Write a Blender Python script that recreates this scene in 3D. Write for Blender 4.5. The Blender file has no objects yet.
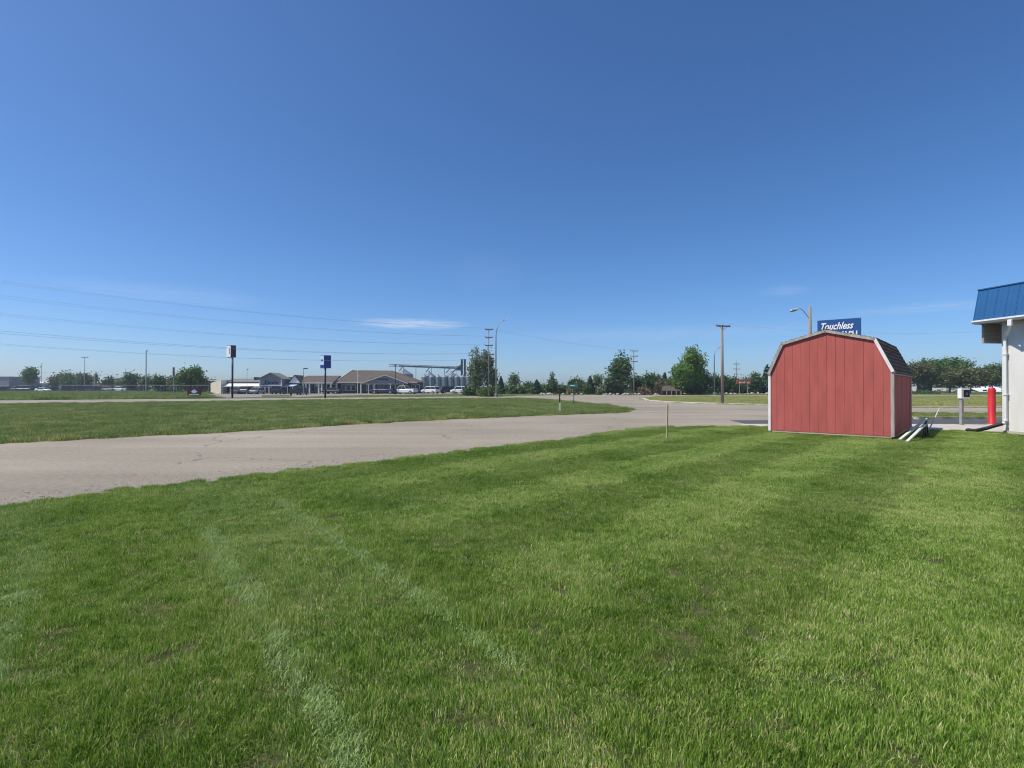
import bpy, math, random
import numpy as np
from mathutils import Vector, Matrix

# ------------------------------------------------------------------ camera, sky, sun, exposure
R = math.radians
SC = bpy.context.scene
COL = SC.collection
CAM_H = 1.5          # eye height in metres
HZ = 387.4           # row of the horizon in the photograph
F = 512.0            # focal length in pixels (90 degrees across)

cam_d = bpy.data.cameras.new('camera')
cam = bpy.data.objects.new('camera', cam_d); COL.objects.link(cam)
cam_d.sensor_width = 36; cam_d.lens = 18; cam_d.clip_start = 0.05; cam_d.clip_end = 6000
cam.location = (0, 0, CAM_H)
cam.rotation_euler = (R(90) + math.atan((HZ - 384) / F), 0, 0)
SC.camera = cam

SUN_EL = R(56)
SUN_AZ = math.atan2(-0.98, -0.20)       # clockwise from +Y (straight ahead): the sun stands to the left
sun_dir = Vector((math.sin(SUN_AZ) * math.cos(SUN_EL), math.cos(SUN_AZ) * math.cos(SUN_EL), math.sin(SUN_EL)))

world = bpy.data.worlds.new('World'); SC.world = world; world.use_nodes = True
wn, wl = world.node_tree.nodes, world.node_tree.links
bg = wn['Background']
sky = wn.new('ShaderNodeTexSky'); sky.sky_type = 'NISHITA'; sky.sun_disc = False
sky.sun_elevation = SUN_EL; sky.sun_rotation = SUN_AZ
sky.altitude = 300; sky.air_density = 0.8; sky.dust_density = 1.1; sky.ozone_density = 9.0
bg.inputs['Strength'].default_value = 0.15
# a few thin wisps of cloud low over the horizon, laid out by compass direction
tc = wn.new('ShaderNodeTexCoord'); sx = wn.new('ShaderNodeSeparateXYZ'); wl.new(tc.outputs['Generated'], sx.inputs[0])
def wmath(op, a, b=None, c=None, clamp=False):
    n = wn.new('ShaderNodeMath'); n.operation = op; n.use_clamp = clamp
    for i, v in enumerate((a, b, c)):
        if v is None: continue
        if isinstance(v, (int, float)): n.inputs[i].default_value = v
        else: wl.new(v, n.inputs[i])
    return n.outputs[0]
az = wmath('ARCTAN2', sx.outputs[0], sx.outputs[1]); el = wmath('ARCSINE', sx.outputs[2])
cmb = wn.new('ShaderNodeCombineXYZ'); wl.new(wmath('MULTIPLY', az, 9.0), cmb.inputs[0]); wl.new(wmath('MULTIPLY', el, 95.0), cmb.inputs[1])
nz = wn.new('ShaderNodeTexNoise'); nz.inputs['Scale'].default_value = 2.2; nz.inputs['Detail'].default_value = 9; nz.inputs['Roughness'].default_value = 0.62; nz.inputs['Distortion'].default_value = 0.5; wl.new(cmb.outputs[0], nz.inputs['Vector'])
def wisp(a0, e0, ra, re, amt):
    da = wmath('DIVIDE', wmath('SUBTRACT', az, a0), ra); de = wmath('DIVIDE', wmath('SUBTRACT', el, e0), re)
    d = wmath('ADD', wmath('MULTIPLY', da, da), wmath('MULTIPLY', de, de))
    m = wmath('SUBTRACT', 1.0, d, clamp=True)
    t = wmath('MULTIPLY', wmath('SUBTRACT', wmath('ADD', nz.outputs[0], wmath('MULTIPLY', m, 0.25)), 0.42), 2.4, clamp=True)
    return wmath('MULTIPLY', wmath('MULTIPLY', m, t), amt)
mask = wisp(-0.195, 0.121, 0.125, 0.013, 0.42)
for a in ((0.49, 0.165, 0.05, 0.012, 0.10), (-0.05, 0.22, 0.10, 0.05, 0.025), (0.27, 0.10, 0.35, 0.018, 0.07), (0.72, 0.12, 0.2, 0.012, 0.08), (-0.60, 0.15, 0.2, 0.02, 0.08)):
    mask = wmath('ADD', mask, wisp(*a))
mx = wn.new('ShaderNodeMixRGB'); hs_ = wn.new('ShaderNodeHueSaturation'); hs_.inputs['Saturation'].default_value = 1.10; wl.new(sky.outputs[0], hs_.inputs['Color'])
wl.new(mask, mx.inputs[0]); wl.new(hs_.outputs[0], mx.inputs[1]); mx.inputs[2].default_value = (6.6, 6.7, 7.0, 1)
wl.new(mx.outputs[0], bg.inputs['Color'])

sun_d = bpy.data.lights.new('sun', 'SUN'); sun_d.energy = 5.0; sun_d.angle = R(0.53); sun_d.color = (1.0, 0.94, 0.83)
sun = bpy.data.objects.new('sun', sun_d); COL.objects.link(sun)
sun.rotation_euler = sun_dir.to_track_quat('Z', 'Y').to_euler(); sun.location = sun_dir * 60

SC.view_settings.view_transform = 'Standard'; SC.view_settings.look = 'None'
SC.view_settings.exposure = 0.0; SC.view_settings.gamma = 1.0; SC.view_settings.use_curve_mapping = False
SC.cycles.pixel_filter_type = 'BLACKMAN_HARRIS'; SC.cycles.filter_width = 1.05; SC.cycles.use_denoising = True; SC.cycles.max_bounces = 6; SC.cycles.diffuse_bounces = 3
SC.cycles.glossy_bounces = 2; SC.cycles.transmission_bounces = 4; SC.cycles.transparent_max_bounces = 6
SC.cycles.use_adaptive_sampling = True; SC.cycles.adaptive_threshold = 0.02

# ------------------------------------------------------------------ helpers
def Gd(y): return CAM_H * F / (y - HZ)                     # distance ahead of a ground point seen on row y
def G(x, y):                                               # ground point seen at (x, y)
    d = Gd(y); return ((x - 512) / F * d, d)
def XA(x, d): return (x - 512) / F * d                     # sideways metres of column x at distance d
def ZA(y, d): return CAM_H + (HZ - y) * d / F              # height of row y at distance d

def nodes(name):
    m = bpy.data.materials.new(name); m.use_nodes = True
    return m, m.node_tree.nodes, m.node_tree.links, m.node_tree.nodes['Principled BSDF']
def rgba(c): return (c[0], c[1], c[2], 1)
def mat(name, c, rough=0.75, var=0.18, scale=4.0, bump=0.0, metal=0.0, spec=0.4, c2=None, stretch=(1, 1, 1), detail=5):
    """plain paint / metal / wood with uneven colour and optional fine relief"""
    m, n, l, p = nodes(name)
    t = n.new('ShaderNodeTexCoord'); mp = n.new('ShaderNodeMapping'); mp.inputs['Scale'].default_value = stretch
    l.new(t.outputs['Object'], mp.inputs[0])
    z = n.new('ShaderNodeTexNoise'); z.inputs['Scale'].default_value = scale; z.inputs['Detail'].default_value = detail
    l.new(mp.outputs[0], z.inputs['Vector'])
    r = n.new('ShaderNodeValToRGB'); r.color_ramp.elements[0].position = 0.3; r.color_ramp.elements[1].position = 0.7
    a = [v * (1 - var) for v in c]; b = c2 or [min(1, v * (1 + var)) for v in c]
    r.color_ramp.elements[0].color = rgba(a); r.color_ramp.elements[1].color = rgba(b)
    l.new(z.outputs[0], r.inputs[0]); l.new(r.outputs[0], p.inputs['Base Color'])
    p.inputs['Roughness'].default_value = rough; p.inputs['Metallic'].default_value = metal
    p.inputs['Specular IOR Level'].default_value = spec
    if bump:
        b_ = n.new('ShaderNodeBump'); b_.inputs['Strength'].default_value = bump; b_.inputs['Distance'].default_value = 0.02
        l.new(z.outputs[0], b_.inputs['Height']); l.new(b_.outputs[0], p.inputs['Normal'])
    return m

def mesh_np(name, V, faces, smooth=False, bc=None):
    me = bpy.data.meshes.new(name); me.from_pydata(V.tolist() if hasattr(V, 'tolist') else V, [], faces)
    if bc is not None:
        a = me.attributes.new('bc', 'FLOAT', 'POINT'); a.data.foreach_set('value', np.asarray(bc, dtype=np.float32))
    if smooth: me.polygons.foreach_set('use_smooth', [True] * len(me.polygons))
    me.update(); return me

class MB:
    def __init__(s): s.v, s.f = [], []
    def add(s, v, f):
        o = len(s.v); s.v += [tuple(q) for q in v]; s.f += [tuple(i + o for i in q) for q in f]; return s
    def box(s, x0, x1, y0, y1, z0, z1):
        return s.add([(x0,y0,z0),(x1,y0,z0),(x1,y1,z0),(x0,y1,z0),(x0,y0,z1),(x1,y0,z1),(x1,y1,z1),(x0,y1,z1)],
                     [(0,3,2,1),(4,5,6,7),(0,1,5,4),(1,2,6,5),(2,3,7,6),(3,0,4,7)])
    def hull8(s, b, t):      # 4 bottom + 4 top points, both counter-clockwise
        return s.add(list(b) + list(t), [(0,3,2,1),(4,5,6,7),(0,1,5,4),(1,2,6,5),(2,3,7,6),(3,0,4,7)])
    def prism(s, poly, axis, a, b):   # polygon in the two other axes, extruded along axis from a to b
        n = len(poly)
        def P(p, t): return {'x': (t, p[0], p[1]), 'y': (p[0], t, p[1]), 'z': (p[0], p[1], t)}[axis]
        v = [P(p, a) for p in poly] + [P(p, b) for p in poly]
        f = [tuple(range(n)), tuple(range(2 * n - 1, n - 1, -1))] + [(i, i + n, (i + 1) % n + n, (i + 1) % n) for i in range(n)]
        return s.add(v, f)
    def tube(s, pts, rad, seg=8, cap=True):
        pts = [Vector(p) for p in pts]; rad = rad if isinstance(rad, (list, tuple)) else [rad] * len(pts)
        rings = []
        for i, p in enumerate(pts):
            d = (pts[min(i + 1, len(pts) - 1)] - pts[max(i - 1, 0)]).normalized()
            u = d.cross(Vector((0, 0, 1)) if abs(d.z) < 0.9 else Vector((1, 0, 0))).normalized(); w = d.cross(u)
            rings.append([p + (u * math.cos(k * 2 * math.pi / seg) + w * math.sin(k * 2 * math.pi / seg)) * rad[i] for k in range(seg)])
        v = [q for r_ in rings for q in r_]; f = []
        for i in range(len(pts) - 1):
            for k in range(seg): f.append((i*seg+k, i*seg+(k+1) % seg, (i+1)*seg+(k+1) % seg, (i+1)*seg+k))
        if cap: f += [tuple(range(seg - 1, -1, -1)), tuple((len(pts) - 1) * seg + k for k in range(seg))]
        return s.add(v, f)
    def lathe(s, prof, seg=16, c=(0, 0)):   # profile of (radius, z)
        v, f = [], []
        for r_, z in prof:
            for k in range(seg): v.append((c[0] + r_ * math.cos(k*2*math.pi/seg), c[1] + r_ * math.sin(k*2*math.pi/seg), z))
        for i in range(len(prof) - 1):
            for k in range(seg): f.append((i*seg+k, i*seg+(k+1) % seg, (i+1)*seg+(k+1) % seg, (i+1)*seg+k))
        f += [tuple(range(seg - 1, -1, -1)), tuple((len(prof) - 1) * seg + k for k in range(seg))]
        return s.add(v, f)
    def mesh(s, name, m, smooth=False):
        me = bpy.data.meshes.new(name); me.from_pydata(s.v, [], s.f); me.materials.append(m)
        if smooth: me.polygons.foreach_set('use_smooth', [True] * len(me.polygons))
        me.update(); return me
    def build(s, name, m, parent=None, smooth=False, bevel=0):
        o = bpy.data.objects.new(name, s.mesh(name, m, smooth)); COL.objects.link(o)
        if parent: o.parent = parent
        if bevel:
            b = o.modifiers.new('bevel', 'BEVEL'); b.width = bevel; b.segments = 2; b.limit_method = 'ANGLE'
        return o

def tag(o, label=None, cat=None, group=None, kind=None):
    for k, v in (('label', label), ('category', cat), ('group', group), ('kind', kind)):
        if v: o[k] = v
    return o
def thing(name, label, cat, loc=(0, 0, 0), rz=0, group=None):
    o = bpy.data.objects.new(name, None); COL.objects.link(o); o.empty_display_size = 0.2
    o.location = loc; o.rotation_euler = (0, 0, rz)
    return tag(o, label, cat, group)
def obj(name, me, parent=None, loc=None):
    o = bpy.data.objects.new(name, me); COL.objects.link(o)
    if parent: o.parent = parent
    if loc: o.location = loc
    return o
KIDS = {}
def copy_tree(o, parent=None):
    c = o.copy(); COL.objects.link(c); c.parent = parent
    for ch in [q for q in bpy.data.objects if q.parent == o]: copy_tree(ch, c)
    return c
def poly_mesh(name, pts, m, z):
    from mathutils.geometry import tessellate_polygon
    v = [Vector((p[0], p[1], z)) for p in pts]
    t = tessellate_polygon([v])
    me = bpy.data.meshes.new(name)
    fs = []
    for a, b, c in t:
        n = (v[b] - v[a]).cross(v[c] - v[a]); fs.append((a, b, c) if n.z > 0 else (a, c, b))
    me.from_pydata([tuple(q) for q in v], [], fs); me.materials.append(m); me.update()
    return me
def struct(name, me):
    o = obj(name, me); o['kind'] = 'structure'; return o
def strip(name, pts, w, z0, z1, m):     # a low kerb or band along a polyline (pts on its one edge), width w to the left
    b = MB(); n = len(pts); P = [Vector((p[0], p[1])) for p in pts]; L = []
    for i in range(n):
        d = (P[min(i+1, n-1)] - P[max(i-1, 0)]).normalized(); L.append(P[i] + Vector((-d.y, d.x)) * w)
    v = []
    for i in range(n): v += [(P[i].x, P[i].y, z0), (L[i].x, L[i].y, z0), (L[i].x, L[i].y, z1), (P[i].x, P[i].y, z1)]
    f = [(0, 1, 2, 3), (4*n-1, 4*n-2, 4*n-3, 4*n-4)]
    for i in range(n - 1):
        a, c = 4 * i, 4 * i + 4
        for k in range(4): f.append((a + k, c + k, c + (k + 1) % 4, a + (k + 1) % 4))
    b.add(v, f); me = b.mesh(name, m)
    import bmesh
    bm = bmesh.new(); bm.from_mesh(me); bmesh.ops.recalc_face_normals(bm, faces=bm.faces); bm.to_mesh(me); bm.free()
    return me
def smooth_path(pts, k=6):
    out = []
    for i in range(len(pts) - 1):
        p0, p1, p2, p3 = pts[max(i-1, 0)], pts[i], pts[i+1], pts[min(i+2, len(pts)-1)]
        for j in range(k):
            t = j / k
            out.append(tuple(0.5 * ((2*p1[c]) + (-p0[c]+p2[c])*t + (2*p0[c]-5*p1[c]+4*p2[c]-p3[c])*t*t + (-p0[c]+3*p1[c]-3*p2[c]+p3[c])*t**3) for c in range(2)))
    return out + [tuple(pts[-1])]
def inside(px, py, poly):
    r = np.zeros(len(px), bool); j = len(poly) - 1
    for i in range(len(poly)):
        xi, yi = poly[i]; xj, yj = poly[j]
        if yi != yj:
            c = ((yi > py) != (yj > py)) & (px < (xj - xi) * (py - yi) / (yj - yi) + xi); r ^= c
        j = i
    return r

# ------------------------------------------------------------------ ground materials
def ground_mat(name, cols, scales=(0.35, 6.0), bump=0.5, rough=0.95):
    m, n, l, p = nodes(name)
    g = n.new('ShaderNodeNewGeometry')
    a = n.new('ShaderNodeTexNoise'); a.inputs['Scale'].default_value = scales[0]; a.inputs['Detail'].default_value = 6; l.new(g.outputs['Position'], a.inputs['Vector'])
    b = n.new('ShaderNodeTexNoise'); b.inputs['Scale'].default_value = scales[1]; b.inputs['Detail'].default_value = 8; l.new(g.outputs['Position'], b.inputs['Vector'])
    x = n.new('ShaderNodeMath'); x.operation = 'MULTIPLY_ADD'; l.new(a.outputs[0], x.inputs[0]); x.inputs[1].default_value = 0.6
    y = n.new('ShaderNodeMath'); y.operation = 'MULTIPLY'; l.new(b.outputs[0], y.inputs[0]); y.inputs[1].default_value = 0.4; l.new(y.outputs[0], x.inputs[2])
    r = n.new('ShaderNodeValToRGB'); e = r.color_ramp.elements
    e[0].position = 0.36; e[1].position = 0.64; e[0].color = rgba(cols[0]); e[1].color = rgba(cols[-1])
    for i, c in enumerate(cols[1:-1]):
        q = e.new(0.36 + 0.28 * (i + 1) / (len(cols) - 1)); q.color = rgba(c)
    l.new(x.outputs[0], r.inputs[0]); l.new(r.outputs[0], p.inputs['Base Color'])
    p.inputs['Roughness'].default_value = rough; p.inputs['Specular IOR Level'].default_value = 0.2
    bm = n.new('ShaderNodeBump'); bm.inputs['Strength'].default_value = bump; bm.inputs['Distance'].default_value = 0.03
    l.new(b.outputs[0], bm.inputs['Height']); l.new(bm.outputs[0], p.inputs['Normal'])
    return m
M = {}
M['turf'] = ground_mat('turf soil', [(0.04, 0.045, 0.018), (0.07, 0.075, 0.028), (0.11, 0.095, 0.05)], (0.25, 14))
M['field'] = ground_mat('field grass', [(0.045, 0.075, 0.018), (0.065, 0.10, 0.024), (0.11, 0.13, 0.04)], (0.07, 1.3), 0.9)

def asphalt(name, c, patch=1.0):
    m, n, l, p = nodes(name)
    g = n.new('ShaderNodeNewGeometry')
    def noise(s, d=6, v=None):
        q = n.new('ShaderNodeTexNoise'); q.inputs['Scale'].default_value = s; q.inputs['Detail'].default_value = d; l.new(v or g.outputs['Position'], q.inputs['Vector']); return q.outputs[0]
    # long tyre-worn bands run with the road
    mp = n.new('ShaderNodeMapping'); mp.inputs['Rotation'].default_value = (0, 0, R(-43)); mp.inputs['Scale'].default_value = (0.04, 0.55, 1); l.new(g.outputs['Position'], mp.inputs[0])
    big = noise(0.16); band = noise(1.0, 4, mp.outputs[0]); fine = noise(11, 6); grit = noise(55, 5)
    def ma(op, a, b, cl=False):
        q = n.new('ShaderNodeMath'); q.operation = op; q.use_clamp = cl
        for i, v in enumerate((a, b)):
            if isinstance(v, (int, float)): q.inputs[i].default_value = v
            else: l.new(v, q.inputs[i])
        return q.outputs[0]
    s = ma('ADD', ma('MULTIPLY', big, 0.30 * patch), ma('ADD', ma('MULTIPLY', band, 0.30 * patch), ma('ADD', ma('MULTIPLY', fine, 0.26), ma('MULTIPLY', grit, 0.36))))
    r = n.new('ShaderNodeValToRGB'); e = r.color_ramp.elements; e[0].position = 0.46; e[1].position = 0.76
    e[0].color = rgba([v * 0.58 for v in c]); e[1].color = rgba([v * 1.36 for v in c]); l.new(s, r.inputs[0])
    # cracks: a warped cell pattern, only where a broad noise allows it
    wv = n.new('ShaderNodeVectorMath'); wv.operation = 'MULTIPLY_ADD'; nn = n.new('ShaderNodeTexNoise'); nn.inputs['Scale'].default_value = 1.3; nn.inputs['Detail'].default_value = 4
    l.new(g.outputs['Position'], nn.inputs['Vector']); l.new(nn.outputs['Color'], wv.inputs[0]); wv.inputs[1].default_value = (0.9, 0.9, 0.9); l.new(g.outputs['Position'], wv.inputs[2])
    vo = n.new('ShaderNodeTexVoronoi'); vo.feature = 'DISTANCE_TO_EDGE'; vo.inputs['Scale'].default_value = 0.22; l.new(wv.outputs[0], vo.inputs['Vector'])
    cr = ma('LESS_THAN', vo.outputs['Distance'], 0.0042); cm = ma('MULTIPLY', cr, ma('GREATER_THAN', noise(0.23, 2), 0.5))
    mx_ = n.new('ShaderNodeMixRGB'); l.new(ma('MULTIPLY', cm, 0.55), mx_.inputs[0]); l.new(r.outputs[0], mx_.inputs[1]); mx_.inputs[2].default_value = rgba([v * 0.3 for v in c])
    l.new(mx_.outputs[0], p.inputs['Base Color']); p.inputs['Roughness'].default_value = 0.9; p.inputs['Specular IOR Level'].default_value = 0.25
    bm = n.new('ShaderNodeBump'); bm.inputs['Strength'].default_value = 0.55; bm.inputs['Distance'].default_value = 0.008
    l.new(grit, bm.inputs['Height']); l.new(bm.outputs[0], p.inputs['Normal'])
    return m
M['asphalt'] = asphalt('worn asphalt', (0.288, 0.252, 0.197))
M['drive'] = asphalt('drive asphalt', (0.13, 0.13, 0.135), 0.6)
M['lot'] = asphalt('parking lot', (0.36, 0.33, 0.29), 0.6)
M['concrete'] = mat('concrete', (0.47, 0.43, 0.38), 0.9, 0.14, 2.5, 0.3)
M['kerb'] = mat('kerb concrete', (0.50, 0.47, 0.42), 0.9, 0.12, 1.5, 0.2)

# ------------------------------------------------------------------ ground and roads
far = 2600
struct('ground', poly_mesh('ground', [(-far, -300), (far, -300), (far, far), (-far, far)], M['field'], -0.012))
near_edge = [(-46, -34.5)] + [G(*q) for q in ((0, 506), (250, 476.3), (500, 446.8), (577, 438), (618, 431), (648, 427.8), (700, 426.6), (762, 426.6))]
near_edge = smooth_path(near_edge, 5)
lawn_poly = near_edge + [(12.2, 18.9), (15.2, 17.75), (15.9, 17.4), (15.9, -10), (15.9, -34.5)]
struct('lawn', poly_mesh('lawn', lawn_poly, M['turf'], -0.004))

far_edge = smooth_path([(-54, -21)] + [G(*q) for q in ((0, 443.4), (195, 434), (400, 422), (540, 415.6), (612, 413.2), (628, 411.2), (632, 409.2))], 5)
median_top = [G(*q) for q in ((616, 406.4), (577, 402.6), (545, 399.4), (520, 398.7), (460, 398.7), (330, 400.2), (200, 402), (0, 404.6))] + [(-95, 22)]
median_poly = far_edge + median_top + [(-120, -10), (-90, -50)]
struct('median', poly_mesh('median', median_poly, M['turf'], -0.006))
isl_low = [G(*q) for q in ((641, 398.6), (646, 400.6), (664, 402.2), (708, 403.8), (768, 405.4), (850, 407.2), (911, 408))] + [(75, 37.2)]
island_top = [(118, 87), (45, 88), G(700, 396.0), G(660, 396.4)]
r_poly = near_edge + [(13.0, 19.9), (18.0, 20.1), (18.0, 24.3), (19.0, 27.2), (20.5, 28.0), (130, 28.0), (130, 37.2)] + isl_low[::-1] + island_top[::-1] + [(140, 86), (140, 106), (48, 104), G(680, 395.0), G(600, 395.0), G(530, 395.5), G(460, 396.5), G(200, 398.7), G(0, 400.4), (-120, 34)] + [(-95, 22)] + median_top[:-1][::-1] + far_edge[::-1]
struct('road', poly_mesh('road', r_poly, M['asphalt'], 0.0))
drive_poly = [(9.6, 20.9), (60, 20.3), (60, 24.0), (18.6, 24.0), (9.9, 23.3)]
struct('driveway', poly_mesh('driveway', drive_poly, M['drive'], 0.004))
apron = [(8.2, 19.72), (12.2, 18.95), (15.2, 17.75), (15.9, 17.45), (16.6, 17.2), (60, 17.0), (60, 20.35), (9.6, 20.95)]
struct('concrete_apron', poly_mesh('concrete_apron', apron, M['concrete'], 0.010))
# grass strip between the drive and the cross street, and the kerbs
strip_poly = [(18.9, 24.35), (130, 24.35), (130, 27.9), (20.4, 27.9), (19.1, 27.2)]
struct('verge', poly_mesh('verge', strip_poly, M['turf'], 0.07))
def kerb(pts, w, h, label):
    o = obj('kerb', strip('kerb', pts, w, -0.01, h, M['kerb'])); o['kind'] = 'structure'; return o
kerb([(18.75, 27.2), (18.6, 24.9), (19.2, 24.2), (130, 24.2)], 0.16, 0.11, '')
kerb([(130, 28.06), (20.3, 28.06), (18.9, 27.3)], 0.16, 0.10, '')
kerb(isl_low, 0.35, 0.10, '')
kerb([(8.0, 31.2), (12, 31.0), (24, 30.6)], 0.22, 0.012, '')
struct('sidewalk', strip('sidewalk', [(30, 54), (130, 54)], 2.0, -0.01, 0.03, M['kerb']))
# car parks in front of the far buildings
struct('parking_lot', poly_mesh('parking_lot', [G(212, 397.6), G(300, 396.9), G(330, 396.0), G(430, 394.7), G(475, 394.0), (-10, 150), (-90, 150), (-80, 100)], M['lot'], 0.002))
M['plot'] = ground_mat('clipped verge', [(0.05, 0.085, 0.02), (0.075, 0.115, 0.028), (0.12, 0.14, 0.05)], (0.3, 3))
struct('verge', poly_mesh('verge', [G(262, 396.9), G(292, 396.6), G(292, 395.1), G(262, 395.3)], M['plot'], 0.02))
struct('sales_lot', poly_mesh('sales_lot', [(-210, 165), (-80, 165), (-90, 215), (-240, 215)], M['lot'], 0.0))

# ------------------------------------------------------------------ grass
def leaf_mat(name, stops, trans=0.28, rough=0.5, world_var=None, spec=0.35):
    """blade / leaf colour from a random value per blade, with broad patches over the ground"""
    m, n, l, p = nodes(name)
    a = n.new('ShaderNodeAttribute'); a.attribute_name = 'bc'
    r = n.new('ShaderNodeValToRGB'); e = r.color_ramp.elements
    e[0].position, e[0].color = stops[0][0], rgba(stops[0][1]); e[1].position, e[1].color = stops[-1][0], rgba(stops[-1][1])
    for q in stops[1:-1]: k = e.new(q[0]); k.color = rgba(q[1])
    fac = a.outputs['Fac']
    if world_var:
        g = n.new('ShaderNodeNewGeometry'); z = n.new('ShaderNodeTexNoise'); z.inputs['Scale'].default_value = world_var[0]; z.inputs['Detail'].default_value = 5
        l.new(g.outputs['Position'], z.inputs['Vector'])
        q = n.new('ShaderNodeMath'); q.operation = 'MULTIPLY_ADD'; l.new(z.outputs[0], q.inputs[0]); q.inputs[1].default_value = world_var[1]
        s = n.new('ShaderNodeMath'); s.operation = 'SUBTRACT'; l.new(fac, s.inputs[0]); s.inputs[1].default_value = world_var[1] * 0.5
        l.new(s.outputs[0], q.inputs[2]); fac = q.outputs[0]
        if len(world_var) > 2:      # tufts of a different grass a hand's breadth across
            z2 = n.new('ShaderNodeTexNoise'); z2.inputs['Scale'].default_value = world_var[2]; z2.inputs['Detail'].default_value = 2; l.new(g.outputs['Position'], z2.inputs['Vector'])
            q2 = n.new('ShaderNodeMath'); q2.operation = 'MULTIPLY_ADD'; l.new(z2.outputs[0], q2.inputs[0]); q2.inputs[1].default_value = world_var[3]
            s2 = n.new('ShaderNodeMath'); s2.operation = 'SUBTRACT'; l.new(fac, s2.inputs[0]); s2.inputs[1].default_value = world_var[3] * 0.5
            l.new(s2.outputs[0], q2.inputs[2]); fac = q2.outputs[0]
    else:
        oi = n.new('ShaderNodeObjectInfo'); q = n.new('ShaderNodeMath'); q.operation = 'MULTIPLY_ADD'; l.new(oi.outputs['Random'], q.inputs[0]); q.inputs[1].default_value = 0.22
        s = n.new('ShaderNodeMath'); s.operation = 'SUBTRACT'; l.new(fac, s.inputs[0]); s.inputs[1].default_value = 0.11
        l.new(s.outputs[0], q.inputs[2]); fac = q.outputs[0]
    l.new(fac, r.inputs[0]); l.new(r.outputs[0], p.inputs['Base Color'])
    p.inputs['Roughness'].default_value = rough; p.inputs['Specular IOR Level'].default_value = spec
    t = n.new('ShaderNodeBsdfTranslucent'); l.new(r.outputs[0], t.inputs['Color'])
    x = n.new('ShaderNodeMixShader'); x.inputs[0].default_value = trans
    l.new(p.outputs[0], x.inputs[1]); l.new(t.outputs[0], x.inputs[2]); l.new(x.outputs[0], n['Material Output'].inputs['Surface'])
    return m
M['blade'] = leaf_mat('lawn blades', [(0.0, (0.055, 0.12, 0.010)), (0.32, (0.19, 0.345, 0.042)), (0.58, (0.33, 0.47, 0.078)), (0.76, (0.51, 0.53, 0.18)), (1.0, (0.70, 0.59, 0.36))], 0.35, 0.40, (0.7, 0.8, 9.0, 0.7))
M['clip'] = leaf_mat('pale sheen and clippings', [(0.0, (0.22, 0.36, 0.09)), (0.5, (0.34, 0.48, 0.16)), (1.0, (0.52, 0.56, 0.28))], 0.25, 0.5, (1.5, 0.4))  # pale tint paints the sheen of blades lying over, plus loose clippings
M['weed'] = leaf_mat('rough grass', [(0.0, (0.085, 0.15, 0.03)), (0.42, (0.195, 0.30, 0.06)), (0.75, (0.34, 0.38, 0.12)), (1.0, (0.52, 0.46, 0.25))], 0.35, 0.5, (0.22, 0.8, 2.2, 0.7))
proto = bpy.data.collections.new('grass_prototypes')          # sources of the blades, not part of the scene itself
def blade_patch(name, seed, n, rad, hgt, wid, lean, spread, m, flat=0.0):
    g = np.random.default_rng(seed)
    rr = rad * np.sqrt(g.random(n)) * (0.75 + 0.35 * g.random(n)); th = g.random(n) * 2 * np.pi
    bx, by = rr * np.cos(th), rr * np.sin(th)
    # tufts
    k = max(4, n // 45); tx, ty = (g.random(k) - .5) * 1.8 * rad, (g.random(k) - .5) * 1.8 * rad
    j = g.integers(0, k, n); pull = g.random(n) * 0.6; bx = bx * (1 - pull) + (tx[j]) * pull; by = by * (1 - pull) + ty[j] * pull
    h = hgt * np.clip(g.normal(0.85, 0.27, n), 0.25, 1.9); w = wid * (0.6 + 0.8 * g.random(n))
    face = g.random(n) * 2 * np.pi; la = g.normal(0, spread, n); lm = np.abs(g.normal(lean, 0.35, n)) + flat
    dx, dy = np.cos(la), np.sin(la)
    V = np.zeros((n, 5, 3)); cx, cy = np.cos(face) * w / 2, np.sin(face) * w / 2
    mid, top = 0.55, 1.0
    for c, sgn in ((0, -1), (1, 1)):
        V[:, c, 0] = bx + sgn * cx; V[:, c, 1] = by + sgn * cy
    nm = np.sqrt(1 + lm ** 2 * 0.3)
    mz = h * mid / nm; mxo = h * lm * 0.30 / nm
    for c, sgn in ((2, -1), (3, 1)):
        V[:, c, 0] = bx + dx * mxo + sgn * cx * .8; V[:, c, 1] = by + dy * mxo + sgn * cy * .8; V[:, c, 2] = mz
    n2 = np.sqrt(1 + lm ** 2)
    V[:, 4, 0] = bx + dx * h * lm * 0.85 / n2; V[:, 4, 1] = by + dy * h * lm * .85 / n2; V[:, 4, 2] = np.maximum(h / n2, mz * 0.9)
    fs = []
    for i in range(n):
        o = 5 * i; fs += [(o, o + 1, o + 3, o + 2), (o + 2, o + 3, o + 4)]
    bc = np.repeat(np.clip(g.beta(1.7, 2.4, n) + (g.random(n) < 0.10) * 0.45, 0, 1), 5)
    me = mesh_np(name, V.reshape(-1, 3), fs, False, bc); me.materials.append(m)
    o = bpy.data.objects.new(name, me); return o
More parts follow.
